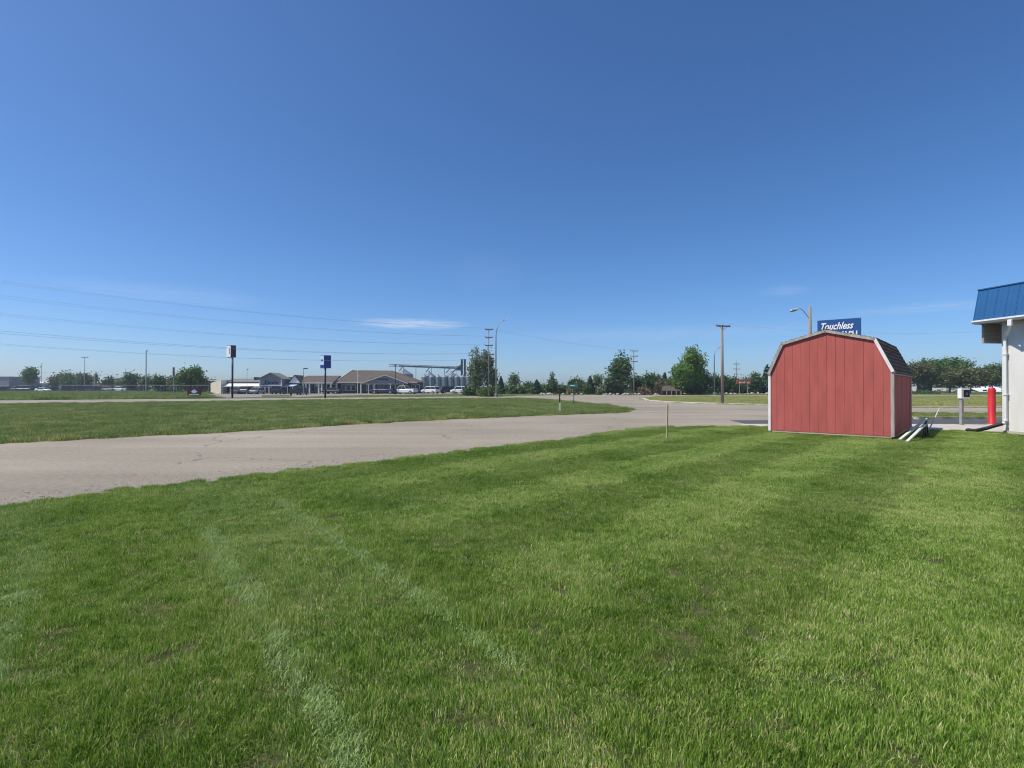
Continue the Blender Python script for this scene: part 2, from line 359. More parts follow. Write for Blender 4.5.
def scatter(name, pts, rot, scl, idx, protos, label, cat, kind='stuff'):
    c = bpy.data.collections.new(name + '_source')
    for p in protos: c.objects.link(p)
    me = bpy.data.meshes.new(name); me.vertices.add(len(pts)); me.vertices.foreach_set('co', np.asarray(pts, np.float32).ravel())
    a = me.attributes.new('rot', 'FLOAT_VECTOR', 'POINT'); a.data.foreach_set('vector', np.asarray(rot, np.float32).ravel())
    a = me.attributes.new('scl', 'FLOAT_VECTOR', 'POINT'); a.data.foreach_set('vector', np.asarray(scl, np.float32).ravel())
    a = me.attributes.new('idx', 'INT', 'POINT'); a.data.foreach_set('value', np.asarray(idx, np.int32))
    o = obj(name, me); tag(o, label, cat, None, kind)
    ng = bpy.data.node_groups.new(name, 'GeometryNodeTree')
    ng.interface.new_socket('Geometry', in_out='INPUT', socket_type='NodeSocketGeometry'); ng.interface.new_socket('Geometry', in_out='OUTPUT', socket_type='NodeSocketGeometry')
    N, L = ng.nodes, ng.links
    gi, go = N.new('NodeGroupInput'), N.new('NodeGroupOutput'); ip = N.new('GeometryNodeInstanceOnPoints'); ci = N.new('GeometryNodeCollectionInfo')
    ci.inputs['Collection'].default_value = c; ci.inputs['Separate Children'].default_value = True; ci.inputs['Reset Children'].default_value = True
    L.new(gi.outputs[0], ip.inputs['Points']); L.new(ci.outputs[0], ip.inputs['Instance']); ip.inputs['Pick Instance'].default_value = True
    for nm, dt, sk in (('idx', 'INT', 'Instance Index'), ('rot', 'FLOAT_VECTOR', 'Rotation'), ('scl', 'FLOAT_VECTOR', 'Scale')):
        q = N.new('GeometryNodeInputNamedAttribute'); q.data_type = dt; q.inputs['Name'].default_value = nm
        L.new(q.outputs['Attribute'], ip.inputs[sk])
    L.new(ip.outputs[0], go.inputs[0])
    md = o.modifiers.new('scatter', 'NODES'); md.node_group = ng
    return o
rng = np.random.default_rng(7)
def jitter_grid(x0, x1, y0, y1, s):
    xs, ys = np.meshgrid(np.arange(x0, x1, s), np.arange(y0, y1, s)); xs, ys = xs.ravel(), ys.ravel()
    return xs + (rng.random(len(xs)) - .5) * s * 1.3, ys + (rng.random(len(xs)) - .5) * s * 1.3
def in_view(x, y, m=1.35, b=3.0): return (np.abs(x) < y * m + b)
# the mown lawn: blades lie over with the mower's passes
lawn_src = [blade_patch('blade_patch_%d' % i, 10 + i, 1450, 0.21, 0.035, 0.0034, 0.58, 1.25, M['blade']) for i in range(6)] + \
           [blade_patch('sheen_clip_patch_%d' % i, 40 + i, 36, 0.09, 0.036, 0.0034, 1.0, 2.5, M['clip'], 0.3) for i in range(2)]
x, y = jitter_grid(-24, 17, 0.7, 21, 0.185)
k = inside(x + rng.normal(0, .11, len(x)), y + rng.normal(0, .11, len(x)), lawn_poly) & in_view(x, y); x, y = x[k], y[k]
u = (-0.73 * x + 0.68 * y); nl = 0.79 * x + 0.613 * y
left = nl < 2.3
ang = np.where(left, math.atan2(-0.79, 0.613), math.atan2(0.73, 0.68))
passes = np.where(left, np.floor((nl + 0.5) / 1.15), np.floor((u + 0.2) / 1.12)).astype(int)
ang = ang + np.pi * (passes % 2) + rng.normal(0, 0.45, len(x))
edge_dist = np.abs(np.where(left, ((nl + 0.5) % 1.15) , ((u + 0.2) % 1.12)))
hs = np.clip(rng.normal(1.0, 0.22, len(x)), .5, 1.7) * np.where(edge_dist < 0.12, 1.18, 1.0)
hs *= np.where(rng.random(len(x)) < 0.03, 1.5, 1.0)
idx = rng.integers(0, 6, len(x))
P0 = np.stack([x, y, np.full(len(x), -0.006)], 1); r0 = np.stack([rng.normal(0, .06, len(x)), rng.normal(0, .06, len(x)), ang], 1); s0 = np.stack([np.ones(len(x)) * 1.05, np.ones(len(x)) * 1.05, hs], 1)
# pale blades painting sheen in thin lines between the passes, with clippings among them
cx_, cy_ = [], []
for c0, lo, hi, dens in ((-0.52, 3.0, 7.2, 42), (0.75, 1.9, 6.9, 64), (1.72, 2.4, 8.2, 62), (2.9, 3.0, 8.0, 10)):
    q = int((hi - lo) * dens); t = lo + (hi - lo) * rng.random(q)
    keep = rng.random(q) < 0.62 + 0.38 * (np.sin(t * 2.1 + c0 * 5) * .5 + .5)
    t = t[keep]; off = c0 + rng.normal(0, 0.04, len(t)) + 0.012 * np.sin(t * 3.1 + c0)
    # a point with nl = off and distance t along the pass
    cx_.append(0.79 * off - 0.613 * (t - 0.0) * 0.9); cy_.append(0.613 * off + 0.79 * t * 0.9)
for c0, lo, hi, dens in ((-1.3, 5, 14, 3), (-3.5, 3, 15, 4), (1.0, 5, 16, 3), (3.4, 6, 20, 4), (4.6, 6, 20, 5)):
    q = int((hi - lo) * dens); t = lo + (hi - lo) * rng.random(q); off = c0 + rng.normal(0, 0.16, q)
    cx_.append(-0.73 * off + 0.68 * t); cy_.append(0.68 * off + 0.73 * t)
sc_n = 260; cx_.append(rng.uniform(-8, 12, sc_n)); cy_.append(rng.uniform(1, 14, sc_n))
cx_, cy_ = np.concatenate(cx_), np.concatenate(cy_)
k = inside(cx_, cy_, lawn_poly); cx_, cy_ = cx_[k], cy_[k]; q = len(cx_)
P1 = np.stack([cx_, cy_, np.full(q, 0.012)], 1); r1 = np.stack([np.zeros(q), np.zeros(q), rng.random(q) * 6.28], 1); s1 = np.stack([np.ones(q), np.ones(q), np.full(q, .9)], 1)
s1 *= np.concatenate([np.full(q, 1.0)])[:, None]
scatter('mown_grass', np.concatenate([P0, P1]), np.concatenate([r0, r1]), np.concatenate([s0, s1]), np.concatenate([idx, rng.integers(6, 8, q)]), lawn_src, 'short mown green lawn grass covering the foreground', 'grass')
# longer untrimmed fringe along the road edge, round the shed and the wall
# rough grass of the median, the verge and the island across the street
rough_src = [blade_patch('rough_patch_%d' % i, 70 + i, 520, 0.42, 0.16, 0.011, 0.6, 1.8, M['weed']) for i in range(5)]
M['dry_sunlit_weed'] = leaf_mat('dry sunlit roadside grass', [(0.0, (0.19, 0.25, 0.06)), (0.45, (0.36, 0.39, 0.11)), (0.75, (0.54, 0.49, 0.20)), (1.0, (0.65, 0.56, 0.33))], 0.35, 0.5, (0.15, 0.8))  # lighter yellow puts the island's sunlight into the colour, along with drier stalks
dry_sunlit_src = [blade_patch('dry_sunlit_patch_%d' % i, 170 + i, 520, 0.42, 0.16, 0.011, 0.6, 1.8, M['dry_sunlit_weed']) for i in range(5)]
def rough(name, poly, x0, x1, y0, y1, s, hz, label, wide=1.0, z=0.0, src=None, mix=None):
    x, y = jitter_grid(x0, x1, y0, y1, s); k = inside(x, y, poly) & in_view(x, y, 1.25, 4); x, y = x[k], y[k]; q = len(x)
    h = np.clip(rng.normal(1, .25, q), .4, 1.9) * hz
    scatter(name, np.stack([x, y, np.full(q, z)], 1), np.stack([np.zeros(q), np.zeros(q), rng.random(q) * 6.28], 1), np.stack([np.full(q, wide), np.full(q, wide), h], 1), rng.integers(0, 5, q) if mix is None else rng.integers(0, 5, q) + np.where(rng.random(q) < mix, 0, 5), src or [p.copy() for p in rough_src], label, 'grass')
rough('median_grass', median_poly, -62, 10, 10, 68, 0.42, 0.75, 'rough green grass on the median between the two roads', src=[p.copy() for p in dry_sunlit_src] + [p.copy() for p in rough_src], mix=0.16)
isl_poly = isl_low + island_top
rough('island_grass', isl_poly, 14, 80, 36, 89, 0.8, 0.55, 'sunlit grass across the street behind the shed', 1.9, src=dry_sunlit_src)
rough('verge_grass', strip_poly, 18, 50, 24, 28.2, 0.4, 0.5, 'narrow grass strip between driveway and cross street', 1.0, 0.07)
behind = [(-130, 36), G(0, 400.2), G(200, 398.5), G(215, 398.2), (-62, 100), (-90, 160), (-220, 165)]
rough('field_grass', behind, -180, -40, 36, 160, 1.5, 2.3, 'darker uncut grass field beyond the far road', 3.6)
verge3 = [G(300, 398.0), G(460, 396.4), G(530, 395.4), (6, 100), G(475, 394.1), G(430, 394.8), G(330, 396.1)]
rough('roadside_grass', verge3, -60, 10, 60, 110, 1.0, 0.6, 'mown grass between far road and brown roofed building', 2.3)
under = [(3, 92), G(600, 394.8), G(680, 394.8), (48, 105), (150, 107), (150, 150), (-10, 150), (-8, 96)]
rough('park_grass', under, -10, 140, 90, 150, 1.9, 0.9, 'grass beneath the line of roadside trees', 4.0)
# small white flowers along the median's near edge
M['petal'] = mat('clover flower', (0.75, 0.75, 0.66), 0.8, 0.1)
fb = MB(); fb.lathe([(0.004, 0.0), (0.004, 0.10), (0.016, 0.105), (0.02, 0.12), (0.012, 0.135)], 6)
fl = bpy.data.objects.new('flower', fb.mesh('flower', M['petal']))
t = rng.random(900); pe = np.array(far_edge); i = (t * 4 + 4).astype(int).clip(0, len(pe) - 2); fr = rng.random(900)
px = pe[i, 0] * (1 - fr) + pe[i + 1, 0] * fr; py = pe[i, 1] * (1 - fr) + pe[i + 1, 1] * fr
o_ = np.abs(rng.normal(0, 1.3, 900)) + .15; px -= 0.66 * o_; py += 0.75 * o_
scatter('clover_flowers', np.stack([px, py, np.zeros(900)], 1), np.zeros((900, 3)), np.repeat((rng.uniform(.35, .8, 900) * (rng.random(900) < np.where(i >= 6, .06, .35)) + .01)[:, None], 3, 1), np.zeros(900), [fl], 'small white flowers dotting the near edge of the median', 'flowers')
# loose gravel along the lawn side of the road
M['gravel'] = mat('gravel', (0.36, 0.31, 0.26), 0.95, 0.3, 9.0)
gs = []
for sd in range(4):
    g_ = np.random.default_rng(sd); b = MB()
    b.lathe([(0.35, -0.3), (0.95, 0.0), (0.75, 0.45), (0.25, 0.62)], 7)
    b.v = [tuple(np.array(q) * g_.uniform(.75, 1.2, 3)) for q in b.v]; gs.append(bpy.data.objects.new('pebble', b.mesh('pebble', M['gravel'])))
n_ = 20000; pe = np.array(near_edge); sl = np.sqrt((np.diff(pe, axis=0) ** 2).sum(1)); wgt = sl * (pe[:-1, 1] > 2); i = rng.choice(len(sl), n_, p=wgt / wgt.sum()); fr = rng.random(n_)
px = pe[i, 0] * (1 - fr) + pe[i+1, 0] * fr; py = pe[i, 1] * (1 - fr) + pe[i+1, 1] * fr
dd = np.diff(pe, axis=0)[i]; dd /= np.sqrt((dd ** 2).sum(1))[:, None]; o_ = np.abs(rng.normal(0, 0.55, n_)) - .08
px -= dd[:, 1] * o_; py += dd[:, 0] * o_; s_ = rng.gamma(2.2, 0.0026, n_) + .002
scatter('loose_gravel', np.stack([px, py, s_ * .1], 1), np.stack([np.zeros(n_), np.zeros(n_), rng.random(n_) * 6.28], 1), np.stack([s_, s_, s_ * .55], 1), rng.integers(0, 4, n_), gs, 'loose gravel along the road shoulder beside the lawn', 'gravel')

# ------------------------------------------------------------------ the red shed
M['red'] = mat('red siding paint', (0.455, 0.105, 0.087), 0.8, 0.13, 1.6, 0.25, stretch=(3, 3, 0.6), detail=9)
M['wtrim'] = mat('white trim', (0.80, 0.76, 0.74), 0.7, 0.12, 3.0, 0.15)
M['gtrim'] = mat('weathered grey trim', (0.40, 0.35, 0.31), 0.85, 0.3, 3.0, 0.3, stretch=(4, 4, 0.6))
M['shingle'] = mat('brown shingle', (0.055, 0.036, 0.028), 0.95, 0.5, 9.0, 0.6, c2=(0.13, 0.085, 0.065))
M['timber'] = mat('bare timber', (0.47, 0.36, 0.24), 0.9, 0.2, 3, 0.2, stretch=(0.6, 4, 4))
FL = Vector(G(769, 432.85)); FR = Vector(G(893.3, 439.8))
SW = (FR - FL).length; SL = 4.8; ax = (FR - FL).normalized(); rz = math.atan2(ax.y, ax.x)
EH = ZA(371.3, FR.y); 
shed = thing('garden_shed', 'red wooden shed with gambrel shingle roof and pale trim standing on the lawn', 'shed', (FL.x, FL.y, 0), rz)
# local axes: x along the gable wall, y into the depth
zb = 0.10
prof = [(0, EH), (0.122 * SW, EH + 0.95), (0.492 * SW, EH + 1.285), (0.872 * SW, EH + 0.95), (SW, EH)]
def roof_z(xx):
    for (a, za), (b, z2) in zip(prof, prof[1:]):
        if a <= xx <= b: return za + (z2 - za) * (xx - a) / (b - a)
core = MB(); core.prism([(0.03, zb), (SW - 0.03, zb)] + [(p[0] + (0.03 if p[0] < .1 else -0.03 if p[0] > SW - .1 else 0), p[1] - 0.03) for p in prof[::-1]], 'y', 0.03, SL - 0.03)
core.build('wall_core', M['red'], shed)
nb = 14; wb = SW / nb; g_ = random.Random(3)
for side in (0, 1):
    for i in range(nb):
        a, b = i * wb + 0.003, (i + 1) * wb - 0.003
        cuts = sorted([a, b] + [p[0] for p in prof if a < p[0] < b]); q = MB(); d = 0.004 * g_.random()
        seam = EH + 0.22
        y0, y1 = ((0.0 - d, 0.029) if side == 0 else (SL - 0.029, SL + d))
        pl = [(a, zb), (b, zb)] + [(c, roof_z(c) - 0.045) for c in cuts[::-1]]
        q.prism(pl, 'y', y0, y1); q.build('siding_board', M['red'], shed)
ns = 20
for side in (0, 1):
    for i in range(ns):
        a, b = i * SL / ns + 0.006 , (i + 1) * SL / ns - 0.006; q = MB(); d = 0.004 * g_.random()
        x0, x1 = (0.0 - d, 0.029) if side == 0 else (SW - 0.029, SW + d)
        q.box(x0, x1, a, b, zb, EH - 0.05); q.build('siding_board', M['red'], shed)
# corner trim
for x0, x1, m in ((-0.022, 0.055, M['wtrim']), (SW - 0.06, SW + 0.022, M['gtrim'])):
    MB().box(x0, x1, -0.024, -0.0045, zb - 0.02, EH + 0.02).build('corner_trim', m, shed)
MB().box(SW + 0.0045, SW + 0.022, -0.004, 0.075, zb - 0.02, EH - 0.03).build('corner_trim', M['gtrim'], shed)
MB().box(SW + 0.0045, SW + 0.022, SL - 0.075, SL + 0.01, zb - 0.02, EH - 0.03).build('corner_trim', M['gtrim'], shed)
# gable trim boards (one for each of the four slopes), front and back
for y0, y1 in ((-0.055, -0.006), (SL + 0.006, SL + 0.05)):
    for (a, za), (b, z2), m in ((prof[0], prof[1], M['gtrim']), (prof[1], prof[2], M['gtrim']), (prof[2], prof[3], M['gtrim']), (prof[3], prof[4], M['wtrim'])):
        d = Vector((b - a, z2 - za)).normalized(); n_v = Vector((-d.y, d.x))
        q = MB(); A = Vector((a, za)); B = Vector((b, z2)); t_ = 0.082
        ext = 0.03
        pl = [A - d * ext + n_v * 0.035, B + d * 0.012 + n_v * 0.035, B + d * 0.012 - n_v * (t_ - 0.035), A - d * ext - n_v * (t_ - 0.035)]
        q.prism([(v.x, v.y) for v in pl[::-1]], 'y', y0, y1 - (0.002 if a > SW / 2 else 0)); q.build('gable_trim', m, shed)
# roof decks and shingle courses
for si in range(4):
    (a, za), (b, z2) = prof[si], prof[si + 1]
    A, B = Vector((a, za)), Vector((b, z2)); lo, hi = (A, B) if za < z2 else (B, A)
    d = (hi - lo).normalized(); n_v = Vector((-d.y, d.x));
    if n_v.y < 0: n_v = -n_v
    Ls = (hi - lo).length
    dk = MB(); l0 = lo - d * (0.06 if si in (0, 3) else 0.0)
    dk.prism([(l0.x, l0.y), (hi.x, hi.y), (hi.x + n_v.x * .025, hi.y + n_v.y * .025), (l0.x + n_v.x * .025, l0.y + n_v.y * .025)], 'y', -0.04, SL + 0.035)
    dk.build('roof_deck', M['gtrim'], shed)
    nc = max(4, round(Ls / 0.135)); ex = (Ls + (0.08 if si in (0, 3) else 0.02)) / nc
    for c in range(nc):
        q = MB(); s0_ = -(0.08 if si in (0, 3) else 0.02) + c * ex; yy = -0.05 - (c % 2) * 0.14 * 0
        yy = -0.052; first = True
        while yy < SL + 0.04:
            wy = 0.30 if not first else 0.15 + 0.15 * (c % 2); first = False
            ye = min(yy + wy, SL + 0.042); e_ = g_.uniform(-0.008, 0.008); th = 0.012 + g_.random() * 0.006
            p0 = lo + d * (s0_ + e_) + n_v * 0.026; p1 = lo + d * min(s0_ + ex + 0.03, Ls + 0.015) + n_v * 0.027
            p0t = p0 + n_v * (th + 0.010); p1t = p1 + n_v * 0.004
            q.prism([(p0.x, p0.y), (p1.x, p1.y), (p1t.x, p1t.y), (p0t.x, p0t.y)], 'y', yy + 0.003, ye - 0.003); yy = ye
        q.build('shingle_course', M['shingle'], shed)
# ridge cap, eave fascia, timber skids
SM = prof[2][0]; q = MB(); zr = prof[2][1] + 0.045; q.prism([(SM - .13, zr - .03), (SM, zr), (SM + .13, zr - .03), (SM + .13, zr - .012), (SM, zr + .02), (SM - .13, zr - .012)], 'y', -0.05, SL + .04); q.build('ridge_cap', M['shingle'], shed)
for x0, x1 in ((-0.055, -0.02), (SW + 0.024, SW + 0.055)):
    MB().box(x0, x1, -0.003, SL + 0.003, EH - 0.10, EH - 0.005).build('eave_fascia', M['gtrim'], shed)
MB().box(0.02, SW - 0.02, 0.008, SL - 0.01, 0.045, zb).build('floor_frame', M['timber'], shed)
for yy in (0.03, SL / 2, SL - 0.12):
    MB().box(0.04, SW - 0.04, yy, yy + 0.09, 0.0, 0.045).build('skid', M['timber'], shed)

# two pale boards leaning up beside the shed on a low dark trestle, and a thin pole
M['board'] = mat('pale painted board', (0.60, 0.60, 0.54), 0.8, 0.12, 2, 0.1)
M['darkmetal'] = mat('dark metal', (0.035, 0.035, 0.04), 0.5, 0.2, 6, metal=0.3)
def P3(x, y, d): return Vector((XA(x, d), d, ZA(y, d)))
def plank(a, b, w, h, name, label):
    d = b - a; o = thing(name, label, 'board', a)
    q = MB(); q.hull8([(0, -w/2, 0), (d.length, -w/2, 0), (d.length, w/2, 0), (0, w/2, 0)], [(0, -w/2, h), (d.length, -w/2, h), (d.length, w/2, h), (0, w/2, h)])
    me = q.mesh(name, M['board']); c = bpy.data.objects.new(name, me); COL.objects.link(c)
    bpy.data.objects.remove(o); c.location = a; c.rotation_euler = d.to_track_quat('X', 'Z').to_euler()
    bv = c.modifiers.new('bevel', 'BEVEL'); bv.width = 0.008
    return tag(c, label, 'board', 'boards leaning beside the shed')
d1 = Gd(441.0)
a1 = P3(899.5, 440.6, Gd(440.9)); b1 = P3(926.0, 419.6, 15.5)
a2 = P3(907.0, 442.3, Gd(442.6)); b2 = P3(924.5, 425.6, 15.1)
plank(a1, b1, 0.075, 0.05, 'leaning_board', 'pale board sloping up beside the shed wall, nearer the shed')
plank(a2, b2, 0.075, 0.05, 'leaning_board', 'pale board sloping up beside the shed wall, farther from the shed')
tr = thing('trestle', 'low dark trestle propping the two pale boards beside the shed', 'trestle', ((b1.x + b2.x) / 2, (b1.y + b2.y) / 2, 0))
zt = min(b1.z, b2.z) - 0.02
v_ = Vector((b2.x - b1.x, b2.y - b1.y, 0)).normalized()
c1, c2 = Vector((b1.x, b1.y, 0)) - tr.location - v_ * 0.1, Vector((b2.x, b2.y, 0)) - tr.location + v_ * 0.1
MB().tube([(c1.x, c1.y, b1.z - .05), (c2.x, c2.y, b2.z - 0.05)], 0.035, 6).build('crossbar', M['darkmetal'], tr)
for c, z in ((c1, b1.z), (c2, b2.z)):
    for s in (-1, 1): MB().tube([(c.x, c.y, z - .05), (c.x + s * .15, c.y + s * 0.12, 0)], 0.02, 6).build('leg', M['darkmetal'], tr)
pa, pb = P3(928.3, 430.6, Gd(430.6)), P3(939.3, 408.5, Gd(430.6) + 0.15)
q = MB(); q.tube([(0, 0, 0), tuple(pb - pa)], [0.022, 0.016], 8)
po = q.build('leaning_pole', M['board']); po.location = pa; tag(po, 'thin pale pole tilted over the concrete apron behind the boards', 'pole')

# ------------------------------------------------------------------ car wash building at the right edge
M['white'] = mat('white block paint', (0.70, 0.69, 0.66), 0.8, 0.08, 1.6, 0.15, stretch=(2, 2, .4), detail=8)
M['wmetal'] = mat('white metal', (0.78, 0.78, 0.76), 0.5, 0.04, 2)
M['blue'] = mat('blue metal roofing', (0.018, 0.10, 0.255), 0.42, 0.12, 0.8, spec=0.5)
M['tan'] = mat('tan lap siding', (0.38, 0.32, 0.27), 0.85, 0.12, 3, 0.1, stretch=(0.5, 4, 6))
WX, WD = 15.85, 16.56; EZ = 3.71
cw = thing('car_wash', 'white building with blue metal mansard roof at the right edge', 'building', (WX, WD, 0), R(9))
# local: x away from the lawn, y to the far end (0 at the visible corner, negative towards the camera)
LEN = 14.0; WID = 9.0
wv = MB(); wv.box(0.02, 0.2, -LEN, -0.02, 0.0, EZ + .3); wv.box(0.2, WID, -0.2, -0.02, 0.0, EZ + .3); wv.box(0.2, WID, -LEN, -LEN + .2, 0, EZ + .3); wv.box(WID, WID + .18, -LEN, -0.02, 0, EZ + .3)
wv.build('wall_core', M['white'], cw)
# painted wall panels with fine vertical joints
i = 0; yy = 0.0
while yy > -LEN:
    MB().box(0.0, 0.019, max(-LEN, yy - 1.20), yy - (0.006 if yy < 0 else 0), 0.11, EZ + .05).build('wall_panel', M['white'], cw); yy -= 1.206
MB().box(-0.02, 0.019, -LEN, 0.0, -0.02, 0.108).build('foundation', M['concrete'], cw)
MB().box(0.022, WID, -0.019, 0.0, 0.11, EZ + .05).build('end_wall_panel', M['white'], cw)
OV = 0.45; EY = 0.49
# fascia, soffit, gutter
MB().box(-OV, -OV + 0.03, -LEN, EY, EZ - 0.13, EZ).build('fascia', M['wmetal'], cw, bevel=0.004)
MB().box(-OV + 0.032, WID, EY - 0.03, EY, EZ - 0.13, EZ).build('fascia', M['wmetal'], cw)
gt = MB(); gt.prism([(-OV - 0.10, EZ - 0.01), (-OV - 0.10, EZ - 0.06), (-OV - 0.06, EZ - 0.115), (-OV - 0.003, EZ - 0.115), (-OV - 0.003, EZ - 0.01)], 'y', -LEN, EY + 0.01); gt.build('gutter', M['wmetal'], cw)
MB().box(-OV + 0.032, -0.001, -LEN, EY - 0.032, EZ - 0.11, EZ - 0.09).build('soffit', M['tan'], cw)
MB().box(0.0, WID, 0.001, EY - 0.032, EZ - 0.112, EZ - 0.092).build('soffit', M['tan'], cw)
# mansard panels with standing ribs, long side and far end
TZ = 4.72; IN = 0.22; pw = 0.305; i = 0; yy = EY + 0.02
while yy > -LEN:
    y1 = yy; y0 = yy - pw + 0.004; q = MB()
    def slope(y0, y1, lift):
        return [(-OV - 0.02 - lift, y0, EZ), (-OV - 0.02 - lift, y1, EZ), (-OV - 0.02 + IN - lift, y1, TZ), (-OV - 0.02 + IN - lift, y0, TZ)]
    def slab(y0, y1, lift, th):
        f_ = slope(y0, y1, lift); b_ = slope(y0, y1, lift - th)
        q.add(f_ + b_, [(0, 3, 2, 1), (4, 5, 6, 7), (0, 1, 5, 4), (1, 2, 6, 5), (2, 3, 7, 6), (3, 0, 4, 7)])
    slab(y0, y1, 0, 0.02); slab(y1 - 0.03, y1 - 0.006, 0.009, 0.0085); slab(y1 - .17, y1 - .155, 0.003, 0.0025)
    q.build('roof_panel', M['blue'], cw); yy -= pw
MB().box(-OV - 0.03 + IN - 0.02, -OV + IN + .12, -LEN, EY + 0.03, TZ + 0.001, TZ + 0.035).build('roof_cap', M['blue'], cw)
MB().box(-OV - 0.0 + 0.24, WID, -LEN, EY - 0.02, EZ + .35, EZ + .4).build('flat_roof', M['gtrim'], cw)
q = MB(); q.add([(-OV, EY + .01, EZ), (WID, EY + .01, EZ), (WID, EY - .12, TZ), (-OV + IN, EY - .12, TZ), (-OV, EY - .01, EZ), (WID, EY - .01, EZ), (WID, EY - .14, TZ), (-OV + IN, EY - .14, TZ)], [(0, 3, 2, 1), (4, 5, 6, 7), (0, 1, 5, 4), (1, 2, 6, 5), (2, 3, 7, 6), (3, 0, 4, 7)]); q.build('end_roof_panel', M['blue'], cw)
# cross beam of the entrance canopy, clad in lap siding
bx0 = XA(982.3, WD + 0.40) - WX + 0.06
bm_z0 = ZA(343.3, WD + .4)
hd = MB().box(bx0 + 0.015, WID, 0.40, 0.455, bm_z0, EZ - 0.115).build('canopy_beam', M['tan'], cw)
for k_ in range(5):
    z0 = bm_z0 + k_ * 0.128; q = MB(); q.prism([(0.399, z0), (0.375, z0), (0.388, z0 + 0.124), (0.399, z0 + 0.124)], 'x', bx0, WID); q.build('lap_board', M['tan'], hd)
# downspout with its elbow, and the black drain hose lying over the apron
ds = MB(); dy = -0.155
dt = -0.62; ds.box(-OV - 0.09, -OV - 0.012, dt - 0.06, dt + 0.06, EZ - 0.30, EZ - 0.116)
def seg4(a, b, w=0.038, t_=0.032):
    a, b = Vector(a), Vector(b)
    q_ = [a + Vector((-t_, -w, 0)), a + Vector((t_, -w, 0)), a + Vector((t_, w, 0)), a + Vector((-t_, w, 0))]; r_ = [v + (b - a) for v in q_]
    ds.hull8(r_, q_)
seg4((-OV - 0.05, dt, EZ - 0.301), (-0.075, dy, EZ - 0.62)); seg4((-0.075, dy, EZ - 0.621), (-0.075, dy, 0.47))
ds.build('downspout', M['wmetal'], cw, bevel=0.008)
q = MB(); q.tube([(-0.075, dy, 0.469), (-0.078, dy, 0.42), (-0.10, dy, 0.37), (-0.16, dy + 0.01, 0.34)], 0.05, 10); q.build('downspout_elbow', M['wmetal'], cw, True)
for z in (2.55, 1.25): MB().box(-0.125, -0.001, dy - 0.062, dy + 0.062, z, z + 0.03).build('downspout_strap', M['wmetal'], cw)
M['hose'] = mat('black corrugated plastic', (0.02, 0.02, 0.02), 0.55, 0.3, 8)
hp = [(WX - 0.15, WD + dy, 0.335), (WX - 0.30, WD + dy + .08, 0.27), (WX - 0.42, WD + .10, 0.17), (WX - 0.50, WD + .38, 0.075), (WX - 0.58, WD + .62, 0.066), (XA(969, 17.25), 17.25, 0.066)]
pts = []; 
for i in range(len(hp) - 1):
    for k_ in range(14): t_ = k_ / 14; pts.append(tuple(hp[i][c] * (1 - t_) + hp[i + 1][c] * t_ for c in range(3)))
q = MB(); q.tube(pts, [0.062 if k_ % 2 else 0.052 for k_ in range(len(pts))], 10); o = q.build('drain_hose', M['hose'], None, True)
tag(o, 'black corrugated drain hose running from the white downspout to the lawn', 'hose')

# keypad box on its post, red bollard
M['screen'] = mat('dark screen', (0.03, 0.025, 0.045), 0.2, 0.2, 9)
kd = Gd(425.2); kb = thing('pay_station', 'white box with a dark screen on a thin grey post by the driveway', 'pay station', (XA(961.3, kd), kd, 0.01), R(8))
MB().box(-0.12, 0.12, -0.12, 0.12, 0.0, 0.02).build('base_plate', M['gtrim'], kb)
MB().box(-0.05, 0.05, -0.05, 0.05, 0.02, ZA(398.7, kd) - .01).build('post', mat('galvanised post', (0.36, 0.35, 0.33), 0.6, 0.15, 5, metal=0.3), kb, bevel=0.006)
z0, z1 = ZA(398.6, kd) - .01, ZA(388.6, kd) - .01
bx_ = MB().box(-0.10, 0.30, -0.09, 0.08, z0, z1).build('housing', M['wmetal'], kb, bevel=0.025)
MB().box(0.0, 0.27, -0.098, -0.0915, z0 + 0.06, z1 - 0.05).build('screen', M['screen'], kb)
for a, b, c_, d_ in ((-0.01, 0.28, z0 + .045, z0 + .058), (-0.01, 0.28, z1 - .048, z1 - .035)): MB().box(a, b, -0.108, -0.0912, c_, d_).build('screen_frame', M['wmetal'], kb)
MB().box(0.09, 0.19, -0.103, -0.099, z0 + .14, z0 + .24).build('keypad', mat('keypad grey', (.16, .15, .17), .5), kb)
M['bred'] = mat('red plastic sleeve', (0.56, 0.024, 0.03), 0.5, 0.2, 5, stretch=(1, 1, .4), detail=8)
bd = Gd(424.6); bo = thing('bollard', 'red domed bollard standing beside the white wall', 'bollard', (XA(991.6, bd), bd, 0.01))
r_ = 0.122; h_ = ZA(387.2, bd) - .01
MB().lathe([(r_ + .02, 0), (r_ + .02, .03), (r_, .05), (r_, h_ - .14), (r_ * .93, h_ - .075), (r_ * .72, h_ - .03), (r_ * .4, h_ - .008), (0.02, h_)], 24).build('sleeve', M['bred'], bo, True)
MB().lathe([(r_ + .05, 0), (r_ + .05, 0.012), (r_ + .021, 0.016)], 20).build('footing', M['concrete'], bo)

